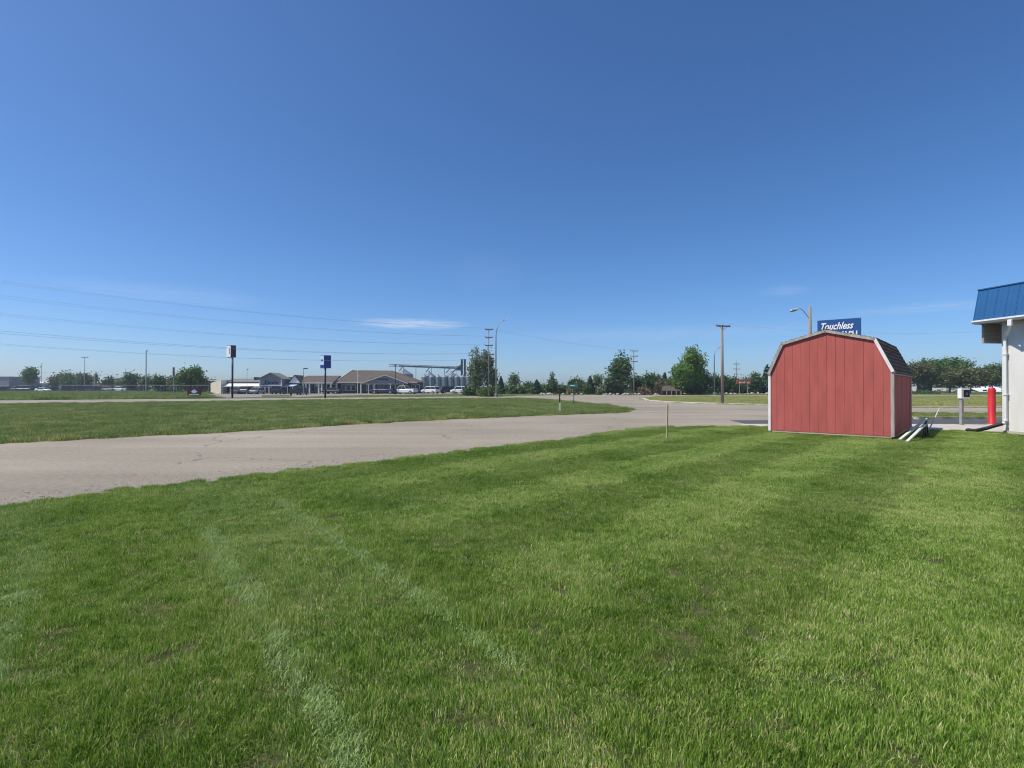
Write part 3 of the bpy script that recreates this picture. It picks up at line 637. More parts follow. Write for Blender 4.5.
# ------------------------------------------------------------------ blue car wash sign behind the shed
M['signblue'] = mat('blue sign face', (0.02, 0.085, 0.26), 0.45, 0.06, 1.5)
M['signwhite'] = mat('white lettering', (0.85, 0.86, 0.86), 0.5, 0.02)
dl, dr = 27.0, 25.8
A = Vector((XA(817.6, dl), dl)); B = Vector((XA(861.2, dr), dr)); ztop = ZA(320.8, dl) * .5 + ZA(317.2, dr) * .5; Wd = (B - A).length; hb = 1.45
sg = thing('car_wash_sign', 'blue sign board with white lettering rising behind the shed roof', 'sign', (A.x, A.y, 0), math.atan2(B.y - A.y, B.x - A.x))
MB().box(0, Wd, 0, 0.16, ztop - hb, ztop).build('board', M['signblue'], sg, bevel=0.01)
for xx in (0.3, Wd - 0.3): MB().tube([(xx, 0.08, 0), (xx, 0.08, ztop - hb)], 0.06, 10).build('post', M['gtrim'], sg)
def lettering(text, w, h, x0, z0, shear, off, m, parent, name='lettering', y=-0.004):
    c = bpy.data.curves.new(name, 'FONT'); c.body = text; c.shear = shear; c.offset = off; c.extrude = 0.006; c.resolution_u = 4
    t_ = bpy.data.objects.new('tmp', c); COL.objects.link(t_); dg = bpy.context.evaluated_depsgraph_get()
    me = bpy.data.meshes.new_from_object(t_.evaluated_get(dg)); bpy.data.objects.remove(t_)
    v = np.array([q.co[:] for q in me.vertices]); lo, hi = v.min(0), v.max(0)
    v2 = np.stack([x0 + (v[:, 0] - lo[0]) / (hi[0] - lo[0]) * w, y - (v[:, 2] - lo[2]), z0 + (v[:, 1] - lo[1]) / (hi[1] - lo[1]) * h], 1)
    me.vertices.foreach_set('co', v2.astype(np.float32).ravel()); me.materials.clear(); me.materials.append(m); me.update()
    return obj(name, me, parent)
lettering('Touchless', Wd * 0.75, 0.37, Wd * 0.09, ztop - 0.53, 0.42, 0.022, M['signwhite'], sg)
lettering('CAR WASH', Wd * 0.88, 0.40, Wd * 0.04, ztop - 1.04, 0.0, 0.028, M['signwhite'], sg)

# ------------------------------------------------------------------ poles, lamps, wires
M['wood'] = mat('weathered pole wood', (0.26, 0.215, 0.18), 0.95, 0.25, 2.0, 0.3, stretch=(6, 6, 0.4))
M['galv'] = mat('galvanised steel', (0.30, 0.31, 0.32), 0.5, 0.12, 3, metal=0.4)
M['ceramic'] = mat('insulator', (0.30, 0.27, 0.25), 0.4, 0.2, 6)
M['wire'] = mat('aluminium wire', (0.42, 0.42, 0.43), 0.5, 0.1, metal=0.3)
ATT = {}
def utility_pole(key, label, x, ytop, d, arms, r=0.14, group='utility poles along the roads', rz=0.3, armw=1.2):
    X = XA(x, d); H = ZA(ytop, d)
    t_ = thing('utility_pole', label, 'utility pole', (X, d, 0), rz, group)
    MB().tube([(0, 0, 0), (0, 0, H * .5), (0, 0, H)], [r, r * .85, r * .68], 10).build('pole', M['wood'], t_, True)
    ATT[key] = []
    for ya, w in arms:
        z = ZA(ya, d); a = MB(); a.box(-w, w, -0.13 - .06, -0.13 + .06, z - .06, z + .06)
        ao = a.build('crossarm', M['wood'], t_)
        for s in (-1, 0.55, -0.55, 1) if w > 1.0 else (-1, 1):
            MB().lathe([(0.02, z + .06), (0.05, z + .09), (0.03, z + .12), (0.055, z + .15), (0.03, z + .2)], 8, (s * w * .93, -0.13)).build('insulator', M['ceramic'], ao)
        for s in (-1, 1): MB().tube([(0, -.13, z - .5 * w), (s * w * .55, -.13, z - .05)], .018, 5).build('brace', M['galv'], ao)
        m_ = Matrix.Rotation(rz, 3, 'Z')
        for s in (-.93, .93):
            v = m_ @ Vector((s * w, -.13, z + .2)); ATT[key].append(Vector((X + v.x, d + v.y, v.z)))
    return t_
utility_pole('centre', 'thin tall utility pole with five crossarms beside the light green poplars', 488.6, 328.8, 78, [(329.5, .62), (337.5, .58), (345.6, .62), (354.5, .85), (360.4, .9)], 0.095)
utility_pole('mid', 'utility pole with three crossarms right of the tall dark green tree', 633.8, 350, 100, [(351.0, .85), (356.2, .85), (361.6, .75)], 0.12)
utility_pole('island', 'wooden utility pole with a single wide crossarm standing on the grass across the street', 722.3, 324.5, Gd(404.0), [(326.2, 0.75)], 0.14)
utility_pole('red', 'distant utility pole beside the orange red sign', 736.3, 360.6, 118, [(364, .9), (369, .9)], 0.11)
utility_pole('park', 'thin utility pole rising above the park trees on the right', 968.5, 357, 150, [(359.5, .5)], 0.08)
lp = utility_pole('lamp', 'weathered wooden pole with a street lamp rising behind the shed', 810.3, 306.5, 33, [], 0.125, rz=0)
H = ZA(306.5, 33); q = MB(); x_l = XA(797, 33) - XA(810.3, 33)
q.tube([(-.1, 0, H - .7), (-.45, 0, H - .25), (x_l + .25, 0, H - .13), (x_l + .05, 0, H - .14)], 0.022, 6).build('lamp_arm', M['galv'], lp, True)
M['lampgrey'] = mat('lamp housing', (0.45, 0.46, 0.48), 0.4, 0.05)
q = MB(); q.hull8([(x_l - .42, -.1, H - .30), (x_l + .12, -.09, H - .20), (x_l + .12, .09, H - .20), (x_l - .42, .1, H - .30)], [(x_l - .36, -.07, H - .17), (x_l + .12, -.05, H - .08), (x_l + .12, .05, H - .08), (x_l - .36, .07, H - .17)])
hd_ = q.build('lamp_head', M['lampgrey'], lp, bevel=0.03)
q = MB(); q.hull8([(x_l - .36, -.07, H - .35), (x_l - .08, -.07, H - .30), (x_l - .08, .07, H - .30), (x_l - .36, .07, H - .35)], [(x_l - .4, -.09, H - .30), (x_l - .02, -.09, H - .235), (x_l - .02, .09, H - .235), (x_l - .4, .09, H - .30)]); q.build('lens', mat('lamp lens', (.16, .17, .18), .2), hd_)
ATT['lamp'] = [Vector((XA(810.3, 33), 33, H - .5))] * 2

def street_light(label, x, d, ytop, xhead, r=0.09):
    X = XA(x, d); H = ZA(ytop, d); w = XA(xhead, d) - X
    t_ = thing('street_light', label, 'street light', (X, d, 0), 0, 'curved arm street lights')
    MB().lathe([(r * 1.8, 0), (r * 1.8, .5), (r * 1.3, .55)], 10).build('base', M['galv'], t_)
    k = H * .22; pts = [(0, 0, .4), (0, 0, H - k)]
    for i in range(1, 8):
        a = i / 7 * math.pi / 2; pts.append((w * (1 - math.cos(a)) * 0.9, 0, H - k + k * math.sin(a) * .98))
    MB().tube(pts, [r] + [r * .75] + [r * .55] * 7, 8).build('pole', M['galv'], t_, True)
    q = MB(); q.hull8([(w * .84, -.14, H - .10), (w * 1.12, -.14, H - .06), (w * 1.12, .14, H - .06), (w * .84, .14, H - .10)], [(w * .84, -.08, H + .06), (w * 1.08, -.08, H + .08), (w * 1.08, .08, H + .08), (w * .84, .08, H + .06)])
    q.build('lamp_head', M['lampgrey'], t_)
street_light('tall curved street light beside the poplars at the centre of the view', 495.9, 80, 319.4, 506.5, 0.12)
street_light('curved street light half hidden behind the wooden pole on the island', 714.3, 104, 346.5, 723, 0.14)

def wire(a, b, sag, label, r=0.014, group=None, n=26):
    pts = []
    for i in range(n + 1):
        t_ = i / n; p = a.lerp(b, t_); p.z -= sag * 4 * t_ * (1 - t_); pts.append(p)
    q = MB(); q.tube([p - a for p in pts], r, 5, False); o = q.build('power_line', M['wire'], None, True); o.location = a
    return tag(o, label, 'power line', group)
# the line runs from the centre pole to a pole out of frame on the left
lefts = [(281.5, 44), (283.5, 46), (296, 44), (298.5, 46), (314, 44), (316, 46), (331.5, 44), (334.0, 46), (344.5, 44), (345.5, 47)]
names = ['topmost', 'topmost', 'second', 'second', 'third', 'third', 'fourth', 'fourth', 'lowest', 'lowest']
for i, (yl, dlf) in enumerate(lefts):
    b = ATT['centre'][i]; p0 = Vector((-dlf, dlf, ZA(yl, dlf)))     # a point of the wire at the left edge of the picture
    # continue the wire past the picture's edge to where the next pole would stand
    dirv = (p0 - b); e = b + dirv * 1.22; e.z += 0.9
    wire(b, e, 1.15, '%s power line of the %s pair crossing the left sky to the five armed pole' % (('upper', 'lower')[i % 2], names[i]), 0.0065 if i not in (6, 7) else 0.010, 'power lines, %s pair' % names[i])
for i in range(2):
    wire(ATT['centre'][i], ATT['mid'][i], 0.5, 'faint %s power line between five armed pole and three armed pole' % ('left', 'right')[i], .007, 'power lines between the two far poles')
    wire(ATT['mid'][i], ATT['island'][i], 0.35, 'faint %s power line from three armed pole to island pole' % ('left', 'right')[i], .006, 'power lines to the island pole')
e1 = Vector((XA(1100, 42), 42, ZA(322, 42)))
wire(ATT['island'][1], e1, 0.9, 'power line running right from the island pole behind the shed', .006)
wire(ATT['island'][1], ATT['lamp'][0], 0.55, 'drooping cable between the island pole and the lamp pole', .007)
wire(ATT['lamp'][0], Vector((XA(1060, 24), 24, ZA(292, 24))), 0.2, 'cable from the lamp pole to the upper right above the park', .004)

# thin light poles on the left and in the car parks
def lot_light(label, x, ytop, d, head, r=0.06, m=None):
    t_ = thing('light_pole', label, 'light pole', (XA(x, d), d, 0), 0, 'light poles of the car parks'); H = ZA(ytop, d)
    MB().tube([(0, 0, 0), (0, 0, H)], [r, r * .7], 6).build('pole', m or M['galv'], t_)
    for s in head: MB().hull8([(min(0, s), -.14, H - .05), (max(0, s), -.14, H - .05), (max(0, s), .14, H - .05), (min(0, s), .14, H - .05)], [(min(0, s), -.1, H + .12), (max(0, s), -.1, H + .12), (max(0, s), .1, H + .12), (min(0, s), .1, H + .12)]).build('lamp_head', M['darkmetal'], t_)
lot_light('thin pole right of the small lone tree at far left', 41.2, 364, 190, (0.5,), 0.09)
lot_light('thin pole with a two sided lamp head above the rounded trees at left', 84.6, 357.4, 185, (-1.2, 1.2), 0.10)
lot_light('tall thin pole among the sparse trees at left', 146, 351, 130, (0.45,), 0.14)
lot_light('thin lamp pole above the long low store roof', 247, 369.5, 120, (0.25,), 0.05)
lot_light('lamp pole in front of the white columned wing', 303.6, 368.6, 96, (0.75,), 0.06)
lot_light('dark lamp pole in front of the brown roofed building', 395.4, 365.3, 104, (-0.3, 0.3), 0.07, M['darkmetal'])
fp = thing('flagpole', 'white flagpole with a small flag in front of the brown roof', 'flagpole', (XA(357.6, 108), 108, 0)); H = ZA(371, 108)
MB().tube([(0, 0, 0), (0, 0, H)], [.06, .035], 8).build('pole', M['wtrim'], fp); MB().lathe([(.02, H), (.07, H + .05), (.02, H + .12)], 8).build('finial', M['wtrim'], fp)
q = MB(); n_ = 8; vs = []
for i in range(n_ + 1):
    t_ = i / n_; vs += [(0.04 + .3 * t_, .08 * math.sin(t_ * 5), H - .3 - .5 * t_), (0.04 + .3 * t_, .08 * math.sin(t_ * 5), H - .85 - .55 * t_)]
q.add(vs, [(2*i, 2*i+1, 2*i+3, 2*i+2) for i in range(n_)]); q.build('flag', mat('flag cloth', (.55, .5, .52), .9, .3, 3), fp)

# tall box signs on poles
M['navy'] = mat('navy sign face', (0.012, 0.016, 0.05), 0.35, 0.15, 2); M['royal'] = mat('blue sign cabinet', (0.02, 0.05, 0.24), 0.4, 0.12, 2)
M['palesign'] = mat('pale sign face', (0.80, 0.80, 0.78), 0.5, 0.03); M['iceblue'] = mat('pale blue sign face', (0.50, 0.64, 0.80), 0.5, 0.05)
def box_sign(label, xl, xm, xr, yt, yb, ybase, mbody, mface, mark):
    d = Gd(ybase); t_ = thing('pole_sign', label, 'sign', (XA(xm, d), d, 0))
    z0, z1 = ZA(yb, d), ZA(yt, d); wl_ = XA(xm, d) - XA(xl, d); wr = XA(xr, d) - XA(xm, d); wl_ *= 1.35; tk = wl_ * .6
    # a deep cabinet standing cornerwise: its lit face to the left, its dark face to the right
    c = [(0, -.02), (wr, .35 * wr), (wr - wl_, .35 * wr + tk), (-wl_, tk)]
    MB().hull8([(p[0], p[1], z0) for p in c], [(p[0], p[1], z1) for p in c]).build('cabinet', mbody, t_, bevel=0.03)
    a, b = Vector((-wl_, tk)), Vector((0, -.02)); dv = (b - a); nn = Vector((dv.y, -dv.x)).normalized(); nn = nn if nn.x < 0 else -nn
    p0 = a + dv * .06 + nn * .012; p1 = a + dv * .94 + nn * .012; q0 = p0 + nn * .02; q1 = p1 + nn * .02
    MB().hull8([(p0.x, p0.y, z0 + .06), (q0.x, q0.y, z0 + .06), (q1.x, q1.y, z0 + .06), (p1.x, p1.y, z0 + .06)], [(p0.x, p0.y, z1 - .06), (q0.x, q0.y, z1 - .06), (q1.x, q1.y, z1 - .06), (p1.x, p1.y, z1 - .06)]).build('sign_face', mface, t_)
    for (f0, f1, g0, g1, mm) in mark:
        p0 = a + dv * f0 + nn * .034; p1 = a + dv * f1 + nn * .034; q0 = p0 + nn * .01; q1 = p1 + nn * .01; zz0, zz1 = z0 + (z1 - z0) * g0, z0 + (z1 - z0) * g1
        MB().hull8([(p0.x, p0.y, zz0), (q0.x, q0.y, zz0), (q1.x, q1.y, zz0), (p1.x, p1.y, zz0)], [(p0.x, p0.y, zz1), (q0.x, q0.y, zz1), (q1.x, q1.y, zz1), (p1.x, p1.y, zz1)]).build('mark', mm, t_)
    MB().tube([(.06, .25, 0), (.06, .25, z0)], .125, 12).build('pole', M['navy'], t_, True)
box_sign('tall dark pole sign with a white face at left', 225.8, 231.0, 235.2, 345.2, 357.3, 398.2, M['navy'], M['palesign'], [(0.62, .8, .28, .75, mat('sign lettering grey', (.25, .25, .3), .6))])
box_sign('blue box sign on a dark pole in front of the white columned wing', 320.3, 324.2, 330.3, 355.2, 368.2, 398.2, M['royal'], M['iceblue'], [(0.08, .95, .04, .26, M['royal']), (0.3, .7, .55, .68, M['royal'])])
# low maroon sign with a white emblem
d = Gd(397.9); ms = thing('low_sign', 'low maroon sign board with a white flower emblem left of the store', 'sign', (XA(187.4, d), d, 0)); w = XA(201, d) - XA(187.4, d)
M['maroon'] = mat('maroon board', (0.085, 0.015, 0.035), 0.6, 0.15, 2)
MB().box(0, w, 0, .14, 0.25, ZA(387.6, d)).build('board', M['maroon'], ms)
for xx in (.1, w - .22): MB().box(xx, xx + .12, .01, .13, 0, .249).build('post', M['darkmetal'], ms)
cx, cz = w * .5, 0.25 + (ZA(387.6, d) - .25) * .42
for a in (-70, -35, 0, 35, 70):
    q = MB(); s_, c_ = math.sin(R(a)), math.cos(R(a)); L_ = .62 if a == 0 else .55
    pl = [(cx, cz - .12), (cx + s_ * L_ * .55 - c_ * .09, cz + c_ * L_ * .55 + s_ * .09), (cx + s_ * L_, cz + c_ * L_ - .05), (cx + s_ * L_ * .55 + c_ * .09, cz + c_ * L_ * .55 - s_ * .09)]
    q.prism(pl, 'y', -.012 - .001 * (a + 70) / 35, -.002).build('emblem_petal', M['palesign'], ms)
MB().box(cx - .7, cx + .7, -.012, -.002, cz - .32, cz - .2).build('emblem_bar', M['palesign'], ms)
# grey post with a darker cap
d = Gd(398.0); gp = thing('grey_post', 'stout grey post with a darker cap left of the maroon sign', 'post', (XA(173.6, d), d, 0)); H = ZA(367.3, d)
MB().box(-.055, .055, -.055, .055, 0, H * .72).build('shaft', M['galv'], gp); MB().box(-.09, .09, -.09, .09, H * .72, H).build('cap', mat('slate cap', (.10, .11, .15), .7), gp)

# survey stake, utility marker, street name sign
M['stake'] = mat('new pine', (0.55, 0.42, 0.25), 0.85, 0.15, 3, stretch=(4, 4, .5))
d = Gd(440.2); st = MB(); h_ = ZA(404.6, d)
st.hull8([(-.004, -.004, 0), (.004, -.004, 0), (.004, .004, 0), (-.004, .004, 0)], [(-.018, -.012, .07), (.018, -.012, .07), (.018, .012, .07), (-.018, .012, .07)])
st.hull8([(-.018, -.012, .0701), (.018, -.012, .0701), (.018, .012, .0701), (-.018, .012, .0701)], [(-.018, -.012, h_), (.018, -.012, h_), (.018, .012, h_), (-.018, .012, h_)])
so = st.build('survey_stake', M['stake']); so.location = (XA(667, d), d, 0); so.rotation_euler = (0.01, 0.012, .4); tag(so, 'thin bare wooden stake standing upright in the lawn near the road', 'stake')
d = Gd(412.6); um = thing('utility_marker', 'brown marker post with a pale lower sleeve on the tip of the median', 'marker post', (XA(559.8, d), d, 0))
MB().hull8([(-.05, -.02, 0), (.05, -.02, 0), (.05, .02, 0), (-.05, .02, 0)], [(-.05, -.02, 0.58), (.05, -.02, .58), (.05, .02, .58), (-.05, .02, .58)]).build('sleeve', mat('pale sleeve', (.80, .84, .62), .6), um, bevel=.006)
MB().box(-.045, .03, .021, .06, 0, ZA(390.6, d)).build('post', mat('brown post', (.085, .065, .05), .8), um)
d = Gd(405.0); ss = thing('street_name_sign', 'green street name sign on a thin post on the median', 'street sign', (XA(573.8, d), d, 0), -.2); zs = ZA(387.2, d)
MB().tube([(0, 0, 0), (0, 0, zs + .62)], .028, 8).build('post', M['darkmetal'], ss)
M['sgreen'] = mat('green sign', (0.015, 0.22, 0.15), 0.4, .05)
MB().box(-.42, .34, -.045, -.03, zs, zs + .27).build('name_blade', M['sgreen'], ss, bevel=.01)
MB().box(-.3, .1, -.049, -.046, zs + .11, zs + .17).build('lettering_bar', M['palesign'], ss)
q = MB(); q.box(-.012, .004, -.02, .5, zs + .3, zs + .5); q.build('name_blade', M['sgreen'], ss)

# ------------------------------------------------------------------ trees
ORD = ['first', 'second', 'third', 'fourth', 'fifth', 'sixth', 'seventh', 'eighth', 'ninth', 'tenth', 'eleventh', 'twelfth', 'thirteenth', 'fourteenth', 'fifteenth', 'sixteenth', 'seventeenth', 'eighteenth', 'nineteenth', 'twentieth'] + ['%dth' % i for i in range(21, 80)]
M['bark'] = mat('bark', (0.12, 0.095, 0.075), 0.95, 0.3, 3, 0.5, stretch=(4, 4, .7)); M['palebark'] = mat('pale bark', (0.36, 0.33, 0.28), 0.95, 0.25, 3, 0.4, stretch=(4, 4, .7))
LM = {
 'green': leaf_mat('green leaves', [(0, (0.045, 0.099, 0.019)), (.5, (0.088, 0.168, 0.032)), (1, (0.160, 0.256, 0.056))], .3),
 'dark': leaf_mat('dark leaves', [(0, (0.035, 0.082, 0.026)), (.5, (0.065, 0.134, 0.039)), (1, (0.130, 0.216, 0.065))], .25),
 'bright': leaf_mat('bright leaves', [(0, (0.064, 0.144, 0.022)), (.5, (0.136, 0.264, 0.038)), (1, (0.224, 0.352, 0.064))], .35),
 'grey': leaf_mat('grey green leaves', [(0, (0.088, 0.136, 0.064)), (.5, (0.160, 0.224, 0.104)), (1, (0.304, 0.360, 0.192))], .3),
 'spruce': leaf_mat('spruce needles', [(0, (0.026, 0.065, 0.035)), (.5, (0.051, 0.108, 0.057)), (1, (0.108, 0.184, 0.097))], .1),
 'olive': leaf_mat('olive leaves', [(0, (0.072, 0.088, 0.029)), (.5, (0.120, 0.136, 0.048)), (1, (0.192, 0.208, 0.080))], .25),
 'rust': leaf_mat('russet leaves', [(0, (0.12, 0.10, 0.05)), (.5, (0.19, 0.155, 0.075)), (1, (0.28, 0.23, 0.12))], .25),
}
def crown_np(seed, H, R_, kind, leaf, n, dens=1.0):
    g = np.random.default_rng(seed)
    if kind == 'conifer':
        z = H * (0.04 + 0.96 * (1 - np.sqrt(g.random(n)) )); f = 1 - z / H
        lay = np.floor(z / H * 11 + g.random(n) * .3); rad = R_ * (f ** .85 + .03) * (0.45 + .55 * np.sqrt(g.random(n))) * (0.8 + .3 * ((lay * 7.3) % 1.0))
        th = g.random(n) * 6.283; th = th + .25 * np.sin(th * 7 + lay); P = np.stack([rad * np.cos(th), rad * np.sin(th), z - rad * .25 + H * .02], 1)
    else:
        if kind == 'round': cz, rz_, k = .56 * H, .45 * H, 26
        elif kind == 'poplar': cz, rz_, k = .55 * H, .47 * H, 20
        elif kind == 'bush': cz, rz_, k = .46 * H, .5 * H, 12
        elif kind == 'sparse': cz, rz_, k = .64 * H, .38 * H, 14
        c = g.normal(0, 1, (k, 3)); c /= np.linalg.norm(c, axis=1)[:, None]; c *= (g.random(k) ** .45)[:, None] * .80
        C = c * np.array([R_, R_, rz_]); C[:, 2] += cz
        lr = R_ * (.30 + .26 * g.random(k)) * (1.05 if kind != 'sparse' else .72) 
        if kind in ('poplar',): lr = R_ * (.42 + .3 * g.random(k)); C[:, :2] *= (1.05 - .55 * np.clip((C[:, 2] - .25 * H) / (.75 * H), 0, 1))[:, None]
        j = g.integers(0, k, n); d = g.normal(0, 1, (n, 3)); d /= np.linalg.norm(d, axis=1)[:, None]
        rr = (0.35 + .65 * g.random(n) ** .5) * (1 + .08 * g.normal(0, 1, n)); st_ = np.array([1, 1, .8 if kind != 'poplar' else 1.5])
        # small sub-clumps along each lobe
        P = C[j] + d * (rr * lr[j])[:, None] * st_
        s = max(1, n // 14); sub = P[g.integers(0, n, s)]; P = np.where((g.random(n) < .72)[:, None], sub[g.integers(0, s, n)] + g.normal(0, leaf * 1.15, (n, 3)), P)
        P[:, 2] = np.maximum(P[:, 2], .04 * H + .12)
    nrm = g.normal(0, 1, (n, 3)); nrm[:, 2] += .35; nrm /= np.linalg.norm(nrm, axis=1)[:, None]
    a = np.cross(nrm, g.normal(0, 1, (n, 3))); a /= np.linalg.norm(a, axis=1)[:, None]; b = np.cross(nrm, a)
    s = leaf * (.55 + .8 * g.random(n))[:, None]
    V = np.stack([P - a * s * .5, P + b * s * .36 + a * s * .05, P + a * s * .62, P - b * s * .36 + a * s * .05], 1).reshape(-1, 3)
    bc = np.repeat(np.clip(g.normal(.5, .2, n) + .10 * (P[:, 2] / H - .5), 0, 1), 4)
    fs = np.arange(4 * n).reshape(-1, 4).tolist()
    lobes = C if kind != 'conifer' else None
    return V, fs, bc, lobes
def tree(name, label, x0, x1, ytop, d, kind, tint, n=2600, group=None, bark='bark', leaf=None, seed=None, cat='tree', base=0.0):
    H = ZA(ytop, d); Rr = (x1 - x0) / 2 * d / F; xc = XA((x0 + x1) / 2, d); seed = seed if seed is not None else int(x0 * 13 + ytop * 7) % 99991
    leaf = leaf or max(.18, d * .0034); n = int(n * 1.5)
    V, fs, bc, lobes = crown_np(seed, H, Rr, kind, leaf, n)
    # bring the crown to the tree's measured height and width
    zmax = np.percentile(V[:, 2], 99.7); V[:, 2] *= H / zmax
    wx = np.percentile(np.abs(V[:, 0]), 98.5); V[:, :2] *= Rr / wx
    if name == 'park_tree': V[:, 2] = H * .20 + V[:, 2] * .80        # old park trees with bare lower trunks
    t_ = thing(name, label, cat, (xc, d, base), 0, group)
    me = mesh_np('crown', V, fs, False, bc); me.materials.append(LM[tint]); obj('crown', me, t_)
    q = MB(); r_ = max(.07, H * .018) if kind != 'bush' else .05; g = random.Random(seed)
    top = H * (.62 if kind != 'conifer' else .93)
    ctr = [(0, 0, 0), (g.uniform(-.15, .15), g.uniform(-.1, .1), top * .45), (g.uniform(-.25, .25), 0, top)]
    q.tube(ctr, [r_ * 1.25, r_ * .9, r_ * .3], 7)
    if lobes is not None:
        for L_ in lobes[:: 2 if kind != 'sparse' else 1]:
            f = g.uniform(.35, .8); s = Vector(ctr[1]).lerp(Vector(ctr[2]), f - .3 if f > .3 else 0); e = Vector((L_[0] * Rr / wx, L_[1] * Rr / wx, max(.3, L_[2] * H / zmax)))
            if e.z < s.z: s = Vector(ctr[0]).lerp(Vector(ctr[1]), max(.1, min(.95, e.z / max(.1, ctr[1][2]) * .7)))
            m_ = s.lerp(e, .5) + Vector((0, 0, .05 * H)); q.tube([s, m_, e], [r_ * .42, r_ * .28, r_ * .1], 5, False)
    q.build('trunk', M[bark], t_, True)
    return t_
LG = 'trees along the left horizon'
tree('lone_tree', 'small lone open crowned tree at far left beside a thin pole', 23.5, 36.5, 367, 190, 'sparse', 'green', 1500, LG)
tree('leafy_tree', 'rounded grey green tree, leftmost of the clump under the two headed lamp', 51, 68, 372.6, 205, 'round', 'olive', 2200, LG)
tree('leafy_tree', 'bright green rounded tree in the middle of the clump at far left', 64, 82, 372.2, 200, 'round', 'green', 2200, LG)
tree('leafy_tree', 'darker rounded tree, rightmost of the clump at far left', 77, 92, 373, 195, 'round', 'dark', 2000, LG)
tree('sparse_tree', 'thin wispy tree just right of the rounded clump at far left', 92.5, 99, 371, 190, 'sparse', 'grey', 380, LG)
tree('leafy_tree', 'low dark tree between the rounded clump and the tall thin pole', 103, 116, 375.5, 185, 'round', 'dark', 1300, LG)
tree('sparse_tree', 'low pale open tree left of the dark two lobed tree', 115, 125, 377, 185, 'sparse', 'grey', 700, LG)
tree('leafy_tree', 'dark two lobed tree left of the tall thin pole', 124, 139, 372, 150, 'round', 'dark', 2000, LG)
tree('sparse_tree', 'pale sparse tree around the tall thin pole', 139, 153, 374.5, 155, 'sparse', 'grey', 900, LG)
tree('sparse_tree', 'thin tall wispy tree right of the tall thin pole', 152, 159, 373, 160, 'sparse', 'grey', 420, LG)
tree('leafy_tree', 'dark bushy tree left of the stout grey post', 154, 171, 375.8, 125, 'bush', 'dark', 2200, LG)
tree('leafy_tree', 'green tree directly behind the stout grey post', 169, 184, 374, 122, 'round', 'olive', 1900, LG)
tree('leafy_tree', 'largest bushy green tree of the left side, behind the maroon sign', 179, 203, 367.2, 118, 'bush', 'green', 4200, LG)
tree('leafy_tree', 'dark tree touching the left end of the cream store', 196, 208, 375.5, 120, 'bush', 'dark', 1500, LG)
tree('leafy_tree', 'tree top showing over the left end of the store roof', 204, 222, 378.5, 150, 'round', 'olive', 1200, LG)
for kk, (a, b, t_, dd) in enumerate(((100, 112, 381.5, 190), (112, 122, 382, 185), (140, 150, 382, 150), (160, 174, 381.5, 130))):
    tree('low_shrub', 'low shrub filling a gap between the left horizon trees, %s from the left' % ORD[kk], a, b, t_, dd, 'bush', 'olive', 700, 'low shrubs on the left horizon', cat='shrub')
CG = 'trees by the centre utility pole'
tree('poplar_tree', 'tall pale green poplar left of the five armed utility pole', 468.5, 486, 347.8, 86, 'poplar', 'grey', 2500, CG, 'palebark')
tree('poplar_tree', 'narrower poplar just behind the five armed utility pole', 480, 495, 349.5, 88, 'poplar', 'grey', 1700, CG, 'palebark')
tree('leafy_tree', 'small dark tree between the five armed pole and curved street light', 490, 498.5, 368, 90, 'round', 'dark', 900, CG)
tree('low_shrub', 'dark shrub at the foot of the two poplars', 476, 499, 386, 84, 'bush', 'green', 1600, CG, cat='shrub')
tree('low_shrub', 'green shrub left of the poplars by the white car', 462, 478, 385, 90, 'bush', 'dark', 1000, CG, cat='shrub')
TG = 'trees of the centre tree line'
tree('conifer', 'small dark conifer just right of the curved street light', 497, 505, 377, 104, 'conifer', 'spruce', 1100, TG)
tree('poplar_tree', 'pale open poplar right of the curved street light', 508, 519.5, 373, 110, 'poplar', 'grey', 1500, TG, 'palebark')
tree('conifer', 'dark pointed conifer left of the marker post', 531.5, 542, 380, 104, 'conifer', 'spruce', 1300, TG)
tree('columnar_tree', 'narrow dark columnar tree above the marker post', 548, 556.5, 372.3, 112, 'poplar', 'spruce', 1500, TG)
tree('leafy_tree', 'dark rounded tree directly behind the green street sign', 568, 585, 377.5, 114, 'round', 'dark', 2200, TG)
tree('conifer', 'dark spruce right of the green street sign', 584.5, 595.5, 376.6, 108, 'conifer', 'spruce', 1600, TG)
tree('sparse_tree', 'bare looking thin tree right of the dark spruce', 592, 604, 373.5, 112, 'sparse', 'grey', 700, TG)
tree('leafy_tree', 'tall dark green tree left of the three armed utility pole', 609, 632.5, 352, 106, 'poplar', 'dark', 3600, TG)
tree('leafy_tree', 'small dark tree at the left foot of the tall dark green tree', 604, 616, 375, 104, 'bush', 'dark', 1300, TG)
tree('leafy_tree', 'dark tree right behind the three armed utility pole', 630, 645, 375, 110, 'round', 'dark', 1600, TG)
tree('leafy_tree', 'dark flat topped tree left of the brown roofed hut', 643, 661, 373, 108, 'round', 'dark', 2400, TG)
tree('conifer', 'bluish conifer between the dark flat topped tree and big bright tree', 660, 669.5, 373, 118, 'conifer', 'spruce', 1200, TG)
tree('leafy_tree', 'grey green tree behind the brown roofed hut', 665, 681, 376.5, 115, 'round', 'olive', 1600, TG)
tree('leafy_tree', 'big bright green tree behind the hut, tallest on this side', 680, 706, 348, 106, 'round', 'bright', 5200, TG)
tree('leafy_tree', 'bright green lower tree at the left flank of the tallest bright tree', 672, 693, 363.5, 104, 'round', 'bright', 3200, TG)
tree('leafy_tree', 'dark spreading tree beneath the big bright green tree', 684, 713, 369.5, 108, 'bush', 'dark', 3200, TG)
tree('leafy_tree', 'dark low tree behind the curved street light on the right', 706, 723, 374, 116, 'bush', 'dark', 1800, TG)
tree('leafy_tree', 'dark low tree between the island pole and the orange red sign', 720, 738, 374.5, 118, 'bush', 'dark', 1800, TG)
